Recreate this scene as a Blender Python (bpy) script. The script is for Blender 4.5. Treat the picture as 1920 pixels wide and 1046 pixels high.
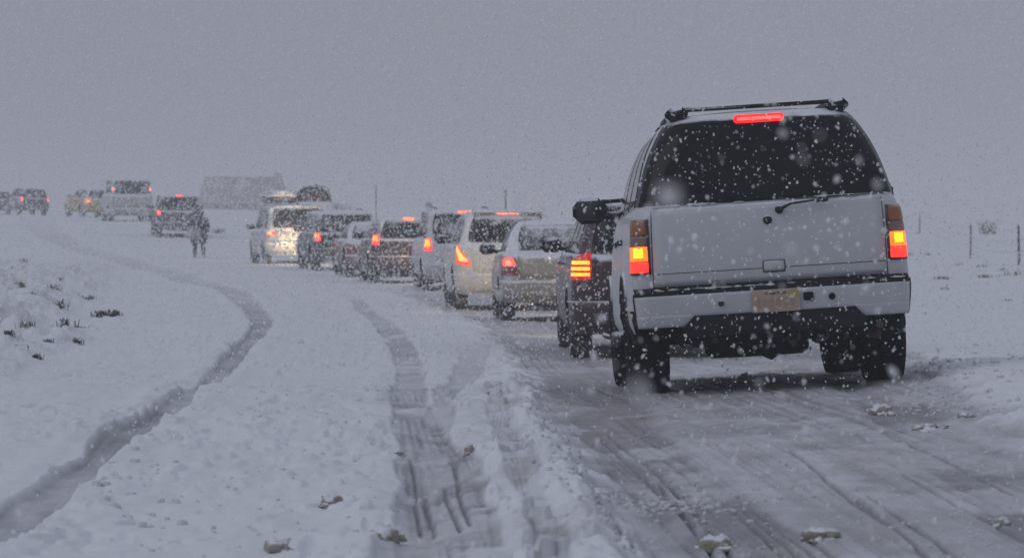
import bpy, math, random
import numpy as np
from mathutils import Vector, Matrix, Euler

R = math.radians
sc = bpy.context.scene
for o in list(bpy.data.objects):
    bpy.data.objects.remove(o)
COL = sc.collection

# ------------------------------------------------------------------ camera, sky, sun, exposure
CAMZ = 1.5                  # eye height above the zero level of the terrain
FPX = 6750.0                # focal length in photo pixels (1920 wide): about 127 mm
HZ = 405.0                  # photo row of the eye level
cam_d = bpy.data.cameras.new('camera')
cam = bpy.data.objects.new('camera', cam_d)
COL.objects.link(cam)
sc.camera = cam
cam_d.sensor_fit = 'HORIZONTAL'
cam_d.sensor_width = 36.0
cam_d.lens = FPX / 1920 * 36
cam_d.clip_start = 0.1
cam_d.clip_end = 5000
cam.location = (0, 0, CAMZ)
cam.rotation_euler = (R(90) - math.atan((523 - HZ) / FPX), 0, 0)
cam_d.dof.use_dof = True
cam_d.dof.focus_distance = 24.0
cam_d.dof.aperture_fstop = 7.1

world = bpy.data.worlds.new('World')
sc.world = world
world.use_nodes = True
wn, wl = world.node_tree.nodes, world.node_tree.links
wn.clear()
w_out = wn.new('ShaderNodeOutputWorld')
w_bg = wn.new('ShaderNodeBackground')
w_sky = wn.new('ShaderNodeTexSky')
w_sky.sky_type = 'NISHITA'
w_sky.sun_disc = False
w_sky.sun_elevation = R(42)
w_sky.sun_rotation = R(248)
w_sky.dust_density = 4.0
SKY_RGB = (0.368, 0.390, 0.476)        # flat snow cloud at the horizon
w_tc = wn.new('ShaderNodeTexCoord')
w_sep = wn.new('ShaderNodeSeparateXYZ')
w_mr = wn.new('ShaderNodeMapRange')    # overcast luminance: brighter towards the zenith
w_mr.inputs['From Min'].default_value = 0.0
w_mr.inputs['From Max'].default_value = 1.0
w_mr.inputs['To Min'].default_value = 1.0
w_mr.inputs['To Max'].default_value = 1.12
w_col = wn.new('ShaderNodeMix'); w_col.data_type = 'RGBA'; w_col.blend_type = 'MULTIPLY'
w_col.inputs[0].default_value = 1.0
w_col.inputs[6].default_value = (*SKY_RGB, 1)
w_mix = wn.new('ShaderNodeMix'); w_mix.data_type = 'RGBA'
w_mix.inputs[0].default_value = 0.994   # the cloud deck lets very little clear sky through
w_bg.inputs[1].default_value = 1.0
wl.new(w_tc.outputs['Generated'], w_sep.inputs[0])
wl.new(w_sep.outputs[2], w_mr.inputs[0])
wl.new(w_mr.outputs[0], w_col.inputs[7])
wl.new(w_sky.outputs[0], w_mix.inputs[6])
wl.new(w_col.outputs[2], w_mix.inputs[7])
wl.new(w_mix.outputs[2], w_bg.inputs[0])
wl.new(w_bg.outputs[0], w_out.inputs[0])

sun_d = bpy.data.lights.new('sun', 'SUN')
sun_d.energy = 0.5
sun_d.angle = R(45)
sun_d.color = (0.93, 0.95, 1.0)
sun = bpy.data.objects.new('sun', sun_d)
COL.objects.link(sun)
sun.rotation_euler = (R(22), R(-44), 0)

sc.view_settings.view_transform = 'Standard'
sc.view_settings.look = 'None'
sc.view_settings.gamma = 1.0
EXPOSURE = -0.57        # dusk-dark snowfall
sc.view_settings.exposure = EXPOSURE
sc.view_settings.use_curve_mapping = False
sc.render.engine = 'CYCLES'
cy = sc.cycles
cy.use_denoising = True
cy.max_bounces = 6
cy.diffuse_bounces = 3
cy.glossy_bounces = 2
cy.transmission_bounces = 3
cy.volume_bounces = 2
cy.transparent_max_bounces = 14
cy.use_adaptive_sampling = False
cy.sample_clamp_indirect = 3.0
cy.caustics_reflective = False
cy.caustics_refractive = False

rng = np.random.default_rng(7)
random.seed(7)

# ------------------------------------------------------------------ noise and interpolation
def _hash(ix, iy, seed):
    h = (ix.astype(np.int64) * 374761393 + iy.astype(np.int64) * 668265263 + seed * 982451653) & 0x7fffffff
    h = ((h ^ (h >> 13)) * 1274126177) & 0x7fffffff
    h = h ^ (h >> 16)
    return (h & 0xffff) / 65535.0

def vnoise(x, y, seed=0):
    x = np.asarray(x, float); y = np.asarray(y, float)
    ix = np.floor(x); iy = np.floor(y)
    fx = x - ix; fy = y - iy
    fx = fx * fx * fx * (fx * (fx * 6 - 15) + 10); fy = fy * fy * fy * (fy * (fy * 6 - 15) + 10)
    a = _hash(ix, iy, seed); b = _hash(ix + 1, iy, seed)
    c = _hash(ix, iy + 1, seed); d = _hash(ix + 1, iy + 1, seed)
    return (a + (b - a) * fx) * (1 - fy) + (c + (d - c) * fx) * fy

def fbm(x, y, octs=4, seed=0, gain=0.5):
    v = 0; a = 1; t = 0
    ca, sa = math.cos(0.7), math.sin(0.7)
    for i in range(octs):
        v = v + a * vnoise(x, y, seed + i * 17); t += a
        a *= gain
        x, y = (x * ca - y * sa) * 2.03 + 5.1, (x * sa + y * ca) * 2.03 + 1.7
    return v / t

def sstep(a, b, x):
    t = np.clip((np.asarray(x, float) - a) / (b - a), 0, 1)
    return t * t * (3 - 2 * t)

class Curve1:
    """monotone cubic through knots"""
    def __init__(self, xs, ys):
        self.x = np.array(xs, float); self.y = np.array(ys, float)
        h = np.diff(self.x); d = np.diff(self.y) / h
        m = np.zeros(len(xs))
        if len(xs) > 2:
            for i in range(1, len(xs) - 1):
                if d[i - 1] * d[i] > 0:
                    w1 = 2 * h[i] + h[i - 1]; w2 = h[i] + 2 * h[i - 1]
                    m[i] = (w1 + w2) / (w1 / d[i - 1] + w2 / d[i])
        m[0] = d[0]; m[-1] = d[-1]
        self.m = m; self.h = h
    def __call__(self, q):
        q = np.clip(np.asarray(q, float), self.x[0], self.x[-1])
        i = np.clip(np.searchsorted(self.x, q, side='right') - 1, 0, len(self.h) - 1)
        h = self.h[i]; t = (q - self.x[i]) / h
        t2 = t * t; t3 = t2 * t
        return ((2 * t3 - 3 * t2 + 1) * self.y[i] + (t3 - 2 * t2 + t) * h * self.m[i]
                + (-2 * t3 + 3 * t2) * self.y[i + 1] + (t3 - t2) * h * self.m[i + 1])

# ------------------------------------------------------------------ terrain
# height of the road along its length, metres above the zero level (the eye is at 1.5)
BASE = Curve1([-60, 0, 12, 24, 32, 39, 51, 62, 84, 98, 108, 122, 147, 165, 182, 225, 330, 600, 1400],
              [.38, .38, .38, .37, .18, .02, .03, -.06, -.08, -.01, .03, .16, .72, 1.28, 1.42, 1.55, 2.0, 2.6, 4.2])
# line of the queue of vehicles
ROADX = Curve1([-60, 0, 25, 39, 51.5, 62, 77, 84, 91, 98, 108, 147, 165, 182, 225, 300, 500, 1400],
               [1.9, 1.9, 1.78, 1.5, .72, -.05, -1.05, -2.2, -3.35, -4.5, -6.9, -13.9, -17.6, -21, -30.5, -52, -130, -600])

def G(x, y):
    """smooth snow-covered terrain without ruts"""
    x = np.asarray(x, float); y = np.asarray(y, float)
    z = BASE(y)
    near = 1 - sstep(30, 46, y)
    z = z + 0.056 * near * np.clip(x - 1.76, -2.2, 2.4)
    rx = ROADX(y)
    far = sstep(100, 140, y)
    z = z - 0.02 * far * np.clip(x - np.maximum(rx, -32), -25, 70)
    # low banks either side of the roadway
    left = rx - 5.6 - 0.02 * np.clip(y, 0, 200)
    bl = np.clip(left - x, 0, 14)
    z = z + (1 - sstep(110, 160, y)) * (0.55 * sstep(0, 7, bl) + 0.02 * bl)
    right = rx + 4.6
    br = np.clip(x - right, 0, 30)
    z = z + (1 - sstep(60, 110, y)) * (0.05 * sstep(0, 2.5, br) - 0.008 * br)
    return z

def pix(px, py):
    """photo pixel on the ground -> terrain x, y"""
    d = 30.0
    for _ in range(40):
        x = (px - 960) / FPX * d
        d = 0.5 * d + 0.5 * (FPX * (CAMZ - float(G(x, d))) / (py - HZ))
        d = min(max(d, 3), 400)
    return (px - 960) / FPX * d, d

class Track:
    """strip of ground given by its left and right edge along the way"""
    def __init__(self, rows):
        L = []; Rr = []
        for py, pl, pr in rows:
            xl, yl = pix(pl, py); xr, yr = pix(pr, py)
            L.append((yl, xl)); Rr.append((yr, xr))
        L.sort(); Rr.sort()
        self.L = Curve1([a for a, b in L], [b for a, b in L])
        self.R = Curve1([a for a, b in Rr], [b for a, b in Rr])
        self.y0 = min(L[0][0], Rr[0][0]); self.y1 = max(L[-1][0], Rr[-1][0])
    def edge(self, x, y):
        """signed distance to the nearer edge, positive inside"""
        # continue straight towards and past the camera
        ext = np.clip(self.y0 - y, 0, 20)
        sl = (self.L(self.y0 + 1.5) - self.L(self.y0)) / 1.5
        l = self.L(y) - sl * ext; r = self.R(y) - sl * ext
        return np.minimum(x - l, r - x), l, r

T1 = Track([(1046, 758, 938), (960, 745, 925), (870, 742, 885), (800, 740, 838), (726, 737, 800), (681, 742, 795), (652, 733, 780),
            (626, 714, 757), (600, 692, 728), (575, 668, 698), (555, 644, 668), (538, 618, 640), (522, 585, 606)])
T2 = Track([(1000, -150, 30), (950, -40, 100), (900, 60, 170), (850, 140, 215), (800, 215, 290), (760, 290, 345), (720, 350, 395), (680, 405, 447),
            (640, 450, 492), (610, 466, 510), (585, 462, 505), (562, 435, 484), (540, 388, 446), (522, 328, 392), (495, 238, 298), (465, 122, 178), (445, 22, 74)])
T4 = Track([(765, 800, 852), (726, 818, 872), (694, 850, 905), (645, 872, 925), (613, 890, 930), (590, 900, 935)])
T5 = Track([(1046, 1000, 1060), (900, 955, 1010), (800, 925, 965), (740, 915, 948), (700, 912, 940)])
# left edge of the packed lane and its right edge
LANE = Track([(1046, 1185, 2350), (950, 1125, 2150), (870, 1085, 2030), (800, 1040, 1935), (758, 1018, 1870), (706, 1000, 1790), (674, 980, 1745),
              (645, 945, 1700), (622, 915, 1600), (600, 890, 1400), (570, 815, 1200), (545, 735, 1020), (520, 610, 800)])
# wheel paths inside the lane
WP1 = Track([(1046, 1290, 1560), (930, 1190, 1420), (850, 1120, 1310), (780, 1070, 1240), (735, 1040, 1225)])
WP2 = Track([(1046, 1960, 2260), (930, 1830, 2080), (850, 1720, 1920), (780, 1640, 1800), (730, 1600, 1730)])

def lane_mask(x, y, n):
    e, l, r = LANE.edge(x, y)
    m = sstep(-.10, .12, e + (n - .5) * .5)
    return m * (1 - sstep(70, 80, y))

def road_extent(y):
    """left and right limits of the whole roadway"""
    e, l, r = T2.edge(np.zeros_like(y), y)
    rx = ROADX(y)
    k = sstep(30, 48, y)
    left = (l - .25) * (1 - k) + (rx - 5.0) * k
    return left, rx + 3.6

GROOVES = []
for a, b in (((1372, 925), (1505, 1046)), ((1391, 928), (1541, 1046)), ((1408, 930), (1570, 1046)), ((1425, 938), (1612, 1046)),
             ((1250, 880), (1400, 1046)), ((1232, 880), (1362, 1046)), ((1010, 800), (1195, 1046)), ((1600, 905), (1780, 1046)),
             ((1625, 905), (1840, 1046)), ((1690, 870), (1920, 985)), ((1480, 830), (1640, 945)), ((1120, 790), (1300, 960)), ((1140, 790), (1330, 955)),
             ((830, 905), (862, 1010)), ((795, 905), (815, 1010)), ((770, 850), (788, 1000)), ((845, 860), (880, 1000)), ((1560, 755), (1900, 900))):
    GROOVES.append((pix(*a), pix(*b)))

def ground_height(x, y, detail=True):
    """final surface and its slush / dirt cover"""
    z = G(x, y)
    n1 = fbm(x * 1.3, y * .55, 4, 3)
    n2 = fbm(x * 5.0, y * 1.8, 3, 11)
    n3 = fbm(x * 14.0, y * 5.0, 3, 23)
    n4 = fbm(x * 2.2, y * .9, 3, 29)
    fade = 1 - sstep(60, 140, y)
    z = z + (fbm(x * .35, y * .12, 3, 31) - .5) * .20 * (1 - .6 * lane_mask(x, y, n1))
    snow_rough = np.ones_like(z)
    slush = np.zeros_like(z)
    lane = lane_mask(x, y, n2)
    e, l, r = LANE.edge(x, y)
    z = z - .055 * lane
    # ragged ridge of thrown snow along the lane's left edge
    ridge = np.exp(-((x - l + .16) / .17) ** 2) * (1 - sstep(30, 48, y))
    z = z + ridge * (.010 + .075 * np.clip(n2 * 1.5 - .45, 0, 1) + .05 * np.clip(n3 - .45, 0, 1))
    drift = 1 - sstep(.50, .66, fbm(x * 1.1 + 4, y * .75 + 3, 4, 77)) * .75
    lane_slush = lane * (.40 + .46 * drift * n1)
    for W_, a in ((WP1, .5), (WP2, .42)):
        ew, _, _ = W_.edge(x, y)
        m = sstep(-.05, .09, ew + (n2 - .5) * .12) * (1 - sstep(29, 36, y))
        lane_slush = lane_slush + a * m * drift
        z = z - .014 * m
    slush = np.maximum(slush, lane_slush)
    snow_rough = snow_rough * (1 - .72 * lane)
    for T, dep, sl, y1 in ((T1, .020, .52, 78), (T2, .055, .70, 170), (T4, .020, .40, 44), (T5, .012, .28, 33)):
        ee, l, r = T.edge(x, y)
        wob = (n4 - .5) * .10 + (n3 - .5) * .012
        m = sstep(-.012, .016, ee + wob) * (1 - sstep(y1 * .8, y1, y))
        if T is T2:
            m = m * (1 - .2 * sstep(.45, .7, fbm(x * 2, y * .8, 3, 91)))
        z = z - dep * m * (1 - lane * .8)
        lip = np.exp(-((ee + .12) / .10) ** 2) * (1 - sstep(y1 * .6, y1, y)) * (1 - lane)
        z = z + lip * (.004 + (.035 if T is T2 else .016) * np.clip(n4 * 1.9 - .65, 0, 1))
        if T is not T5 and T is not T4:
            patch = .62 + .38 * sstep(.35, .6, fbm(x * 1.4, y * .9, 3, 41))
        else:
            patch = .5 + .5 * n1
        slush = np.maximum(slush, sl * m * patch * (1 - .55 * sstep(48, 100, y)))
        if T is T1 or T is T5:
            v = (x - l) / np.maximum(r - l, .05)
            tr_ = sum(np.exp(-((v - c) / .045) ** 2) for c in (.14, .30, .46, .62, .78, .90))
            tr_ = tr_ * m * sstep(.38, .62, fbm(v * 5 + 3, y * .55, 3, 101)) * (1 - sstep(24, 34, y))
            z = z - .007 * tr_
            slush = np.clip(slush + .30 * tr_, 0, 1)
            bar = sstep(.60, .68, fbm(x * 1.2, y * 1.5, 3, 103)) * m * (1 - sstep(30, 40, y))
            slush = np.clip(slush + .22 * bar, 0, 1); z = z - .003 * bar
            fill = sstep(.62, .72, fbm(x * 2.0 + 7, y * 1.1, 3, 107)) * m
            slush = slush * (1 - .6 * fill); z = z + .006 * fill
        snow_rough = snow_rough * (1 - .6 * m)
    for T, y1 in ((T1, 40), (T2, 40), (LANE, 34)):
        ee, l, r = T.edge(x, y)
        zone_ = np.exp(-((ee + .10) / .12) ** 2) * (1 - sstep(y1 * .7, y1, y))
        if T is LANE: zone_ = np.exp(-((x - l + .2) / .22) ** 2) * (1 - sstep(y1 * .7, y1, y))
        cr_ = sstep(.56, .60, fbm(x * 6.5, y * 2.4, 3, 111)) * sstep(.40, .58, fbm(x * 1.1, y * .5, 2, 113))
        z = z + (.012 if T is T2 else .030) * cr_ * zone_
        slush = np.clip(slush + .10 * zone_ * sstep(.5, .6, fbm(x * 5, y * 2, 3, 117)), 0, 1)
    # rough, wind-crusted bank on the left with dead grass showing
    bk = sstep(0, 1.1, -(4.2 + .095 * (y - 33)) - x + (n1 - .5) * 1.2) * sstep(24, 34, y) * (1 - sstep(90, 120, y))
    bn = fbm(x * 3.2, y * .9, 4, 121)
    z = z + bk * (.16 + .22 * (bn - .5) + .05 * sstep(.5, .62, bn))
    bank_dirt = bk * sstep(.50, .64, fbm(x * 4.5, y * 1.1, 4, 127)) * .65
    # tread streaks run with the wheels
    u = x - ROADX(y) - .040 * np.clip(27 - y, 0, 20)
    st = vnoise(u * 24, y * .14, 57) * .5 + vnoise(u * 72, y * .22, 58) * .5
    inlane = np.maximum(lane * .8, slush)
    brk = .35 + .65 * sstep(.35, .6, fbm(x * 1.7, y * .35, 3, 59))
    z = z - .015 * inlane * brk * sstep(.5, .72, st) * (1 - sstep(35, 60, y))
    slush = np.clip(slush + .55 * inlane * brk * (st - .47), 0, 1)
    for (x0, y0), (x1, y1) in GROOVES:
        t = np.clip((y - y1) / (y0 - y1), 0, 1)
        inside = sstep(0, .06, (y - y1) / (y0 - y1) + .03) * (1 - sstep(.92, 1.0, (y - y1) / (y0 - y1)))
        xc = x1 + (x0 - x1) * t + .012 * (vnoise(y * 1.2, y * 0, 5) - .5)
        gm = np.exp(-((x - xc) / .0095) ** 2) * inside
        z = z - .030 * gm * (.5 + n3)
        slush = np.clip(slush + .55 * gm, 0, 1)
    # pits, footprints and thrown lumps
    pit = sstep(.63, .74, fbm(x * 7, y * 2.6, 2, 63)) * sstep(.45, .7, fbm(x * .9, y * .35, 2, 67))
    z = z - .035 * pit * snow_rough * fade
    lump = sstep(.60, .78, fbm(x * 11, y * 4.2, 2, 73)) * sstep(.46, .66, fbm(x * .8 + 9, y * .4, 2, 79))
    z = z + .022 * lump * fade * np.clip(snow_rough + .25, 0, 1)
    z = z + ((n2 - .5) * .045 + (n3 - .5) * .008) * snow_rough * fade
    z = z + (n3 - .5) * .012 * (1 - snow_rough) * fade
    dirt = sstep(.58, .8, fbm(x * 3.1, y * 1.3, 4, 83)) * (.12 + .55 * np.maximum(ridge, lane * .45) + .25 * slush)
    return z, np.clip(slush, 0, 1), np.clip(dirt * fade + bank_dirt, 0, 1)

def ground_z(x, y):
    a = np.array([float(x)]); b = np.array([float(y)])
    return float(ground_height(a, b)[0][0])

# ------------------------------------------------------------------ materials
MATS = {}
def new_mat(name):
    m = bpy.data.materials.new(name)
    m.use_nodes = True
    n = m.node_tree.nodes; l = m.node_tree.links
    n.clear()
    out = n.new('ShaderNodeOutputMaterial')
    b = n.new('ShaderNodeBsdfPrincipled')
    l.new(b.outputs[0], out.inputs[0])
    return m, n, l, b, out

def rgb(c):
    return (*c, 1)

def plain(name, c, rough=.5, metal=0.0, spec=.5, speck=.15, scale=30):
    """surface with a little mottling"""
    if name in MATS: return MATS[name]
    m, n, l, b, out = new_mat(name)
    tc = n.new('ShaderNodeTexCoord')
    no = n.new('ShaderNodeTexNoise'); no.inputs['Scale'].default_value = scale; no.inputs['Detail'].default_value = 4
    l.new(tc.outputs['Object'], no.inputs['Vector'])
    mx = n.new('ShaderNodeMix'); mx.data_type = 'RGBA'
    mx.inputs[6].default_value = rgb([v * (1 - speck) for v in c]); mx.inputs[7].default_value = rgb([min(1, v * (1 + speck)) for v in c])
    l.new(no.outputs['Fac'], mx.inputs[0]); l.new(mx.outputs[2], b.inputs['Base Color'])
    b.inputs['Roughness'].default_value = rough; b.inputs['Metallic'].default_value = metal
    b.inputs['Specular IOR Level'].default_value = spec
    MATS[name] = m
    return m

SNOW_C = (.83, .85, .90)
def dusted(name, c, rough=.35, snow=.5, grime=.4, grime_c=(.20, .19, .18), coat=.3, grime_z=(.25, .9), metal=0.0, cling=0.0, spec=.5):
    """painted or moulded surface with settled snow on what faces up, snow dust clinging in blotches and road grime low down"""
    if name in MATS: return MATS[name]
    m, n, l, b, out = new_mat(name)
    tc = n.new('ShaderNodeTexCoord'); geo = n.new('ShaderNodeNewGeometry')
    sep = n.new('ShaderNodeSeparateXYZ'); l.new(geo.outputs['Normal'], sep.inputs[0])
    so = n.new('ShaderNodeSeparateXYZ'); l.new(tc.outputs['Object'], so.inputs[0])
    no = n.new('ShaderNodeTexNoise'); no.inputs['Scale'].default_value = 5.5; no.inputs['Detail'].default_value = 6; no.inputs['Roughness'].default_value = .62
    l.new(tc.outputs['Object'], no.inputs['Vector'])
    n2 = n.new('ShaderNodeTexNoise'); n2.inputs['Scale'].default_value = 38; n2.inputs['Detail'].default_value = 3
    l.new(tc.outputs['Object'], n2.inputs['Vector'])
    # grime
    mg = n.new('ShaderNodeMapRange'); mg.inputs[1].default_value = grime_z[1]; mg.inputs[2].default_value = grime_z[0]
    mg.inputs[3].default_value = 0; mg.inputs[4].default_value = 1
    l.new(so.outputs[2], mg.inputs[0])
    g2 = n.new('ShaderNodeMath'); g2.operation = 'MULTIPLY'; l.new(mg.outputs[0], g2.inputs[0]); l.new(no.outputs['Fac'], g2.inputs[1])
    g3 = n.new('ShaderNodeMath'); g3.operation = 'MULTIPLY'; g3.inputs[1].default_value = grime * 1.8; g3.use_clamp = True; l.new(g2.outputs[0], g3.inputs[0])
    m1 = n.new('ShaderNodeMix'); m1.data_type = 'RGBA'; m1.inputs[6].default_value = rgb(c); m1.inputs[7].default_value = rgb(grime_c)
    l.new(g3.outputs[0], m1.inputs[0])
    # snow on upward faces
    s1 = n.new('ShaderNodeMath'); s1.operation = 'MULTIPLY_ADD'; s1.inputs[1].default_value = .55; s1.inputs[2].default_value = snow - 1.02
    l.new(no.outputs['Fac'], s1.inputs[0])
    s2 = n.new('ShaderNodeMath'); s2.operation = 'ADD'; l.new(s1.outputs[0], s2.inputs[0]); l.new(sep.outputs[2], s2.inputs[1])
    s3 = n.new('ShaderNodeMapRange'); s3.inputs[1].default_value = .05; s3.inputs[2].default_value = .28
    l.new(s2.outputs[0], s3.inputs[0])
    # clinging flakes
    c1 = n.new('ShaderNodeMath'); c1.operation = 'MULTIPLY_ADD'; c1.inputs[1].default_value = .7; l.new(n2.outputs['Fac'], c1.inputs[0]); l.new(no.outputs['Fac'], c1.inputs[2])
    c2 = n.new('ShaderNodeMapRange'); c2.inputs[1].default_value = 1.12 - .42 * cling; c2.inputs[2].default_value = 1.3 - .42 * cling
    c2.inputs[4].default_value = .85 if cling > 0 else 0
    l.new(c1.outputs[0], c2.inputs[0])
    mxs = n.new('ShaderNodeMath'); mxs.operation = 'MAXIMUM'; l.new(s3.outputs[0], mxs.inputs[0]); l.new(c2.outputs[0], mxs.inputs[1])
    m2 = n.new('ShaderNodeMix'); m2.data_type = 'RGBA'; m2.inputs[7].default_value = rgb(SNOW_C)
    l.new(mxs.outputs[0], m2.inputs[0]); l.new(m1.outputs[2], m2.inputs[6]); l.new(m2.outputs[2], b.inputs['Base Color'])
    mr = n.new('ShaderNodeMix'); mr.data_type = 'FLOAT'; mr.inputs[2].default_value = rough; mr.inputs[3].default_value = .9
    mm = n.new('ShaderNodeMath'); mm.operation = 'MAXIMUM'; l.new(mxs.outputs[0], mm.inputs[0]); l.new(g3.outputs[0], mm.inputs[1])
    l.new(mm.outputs[0], mr.inputs[0]); l.new(mr.outputs[0], b.inputs['Roughness'])
    b.inputs['Metallic'].default_value = metal
    b.inputs['Specular IOR Level'].default_value = spec
    inv = n.new('ShaderNodeMath'); inv.operation = 'MULTIPLY_ADD'; inv.inputs[1].default_value = -coat; inv.inputs[2].default_value = coat
    l.new(mm.outputs[0], inv.inputs[0]); l.new(inv.outputs[0], b.inputs['Coat Weight'])
    b.inputs['Coat Roughness'].default_value = .12
    bp = n.new('ShaderNodeBump'); bp.inputs['Strength'].default_value = .25; bp.inputs['Distance'].default_value = .01
    l.new(mxs.outputs[0], bp.inputs['Height']); l.new(bp.outputs[0], b.inputs['Normal'])
    MATS[name] = m
    return m

def lamp(name, base, emit, strength):
    """lit lens"""
    if name in MATS: return MATS[name]
    strength = strength * 2 ** -EXPOSURE
    m, n, l, b, out = new_mat(name)
    b.inputs['Base Color'].default_value = rgb(base)
    b.inputs['Roughness'].default_value = .25
    tc = n.new('ShaderNodeTexCoord')
    no = n.new('ShaderNodeTexNoise'); no.inputs['Scale'].default_value = 22; no.inputs['Detail'].default_value = 3
    l.new(tc.outputs['Object'], no.inputs['Vector'])
    mr = n.new('ShaderNodeMapRange'); mr.inputs[1].default_value = .3; mr.inputs[2].default_value = .7
    mr.inputs[3].default_value = strength * .7; mr.inputs[4].default_value = strength * 1.3
    wv = n.new('ShaderNodeTexWave'); wv.inputs['Scale'].default_value = 26; wv.inputs['Distortion'].default_value = .6
    l.new(tc.outputs['Object'], wv.inputs['Vector'])
    av = n.new('ShaderNodeMath'); av.operation = 'MULTIPLY_ADD'; av.inputs[1].default_value = .12; l.new(wv.outputs['Fac'], av.inputs[0])
    hf = n.new('ShaderNodeMath'); hf.operation = 'MULTIPLY_ADD'; hf.inputs[1].default_value = .8; hf.inputs[2].default_value = .04; l.new(no.outputs['Fac'], hf.inputs[0])
    l.new(hf.outputs[0], av.inputs[2]); l.new(av.outputs[0], mr.inputs[0])
    b.inputs['Emission Color'].default_value = rgb(emit)
    l.new(mr.outputs[0], b.inputs['Emission Strength'])
    MATS[name] = m
    return m

def glass_mat(name, c=(.012, .014, .016), snow=.25, rough=.12, cling=.25):
    return dusted(name, c, rough=rough, snow=snow, grime=0, coat=0, cling=cling, spec=.2)

M_TYRE = dusted('tyre_rubber', (.010, .010, .011), rough=.9, snow=.0, grime=.25, grime_c=(.025, .025, .027), coat=0, grime_z=(-1, 1), spec=.1, cling=.16)
M_TYRE_SNOW = dusted('tyre_rubber_snowy', (.03, .03, .033), rough=.85, snow=.3, grime=.3, grime_c=(.12, .12, .12), coat=0, grime_z=(-1, 1), spec=.2, cling=.55)
M_RIM = dusted('wheel_rim_alloy', (.28, .28, .29), rough=.45, snow=.4, grime=.8, grime_c=(.10, .10, .10), coat=0, grime_z=(-1, 1), cling=.6)
M_BLACK = dusted('black_plastic', (.014, .014, .016), rough=.55, snow=.22, grime=0, coat=0, spec=.3)
M_UNDER = plain('underbody_black', (.010, .010, .011), .9, spec=.1)
M_PACKED = plain('packed_dirty_snow', (.36, .36, .38), .9, speck=.5, scale=18)
M_CHROME = plain('dull_chrome', (.4, .4, .42), .3, metal=.8)

# ------------------------------------------------------------------ mesh helpers
def mesh_obj(name, verts, faces, mat, parent=None, smooth=True, mats=None, fmat=None):
    me = bpy.data.meshes.new(name)
    me.from_pydata([tuple(map(float, v)) for v in verts], [], faces)
    if mats:
        for m in mats: me.materials.append(m)
        if fmat is not None: me.polygons.foreach_set('material_index', fmat)
    elif mat: me.materials.append(mat)
    if smooth:
        me.polygons.foreach_set('use_smooth', [True] * len(me.polygons))
    me.update()
    o = bpy.data.objects.new(name, me)
    COL.objects.link(o)
    if parent: o.parent = parent
    return o

def empty(name, loc=(0, 0, 0), parent=None):
    o = bpy.data.objects.new(name, None)
    COL.objects.link(o)
    o.location = loc
    o.empty_display_size = .2
    if parent: o.parent = parent
    return o

def tag(o, label=None, cat=None, group=None, kind=None):
    if label: o['label'] = label
    if cat: o['category'] = cat
    if group: o['group'] = group
    if kind: o['kind'] = kind
    return o

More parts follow.
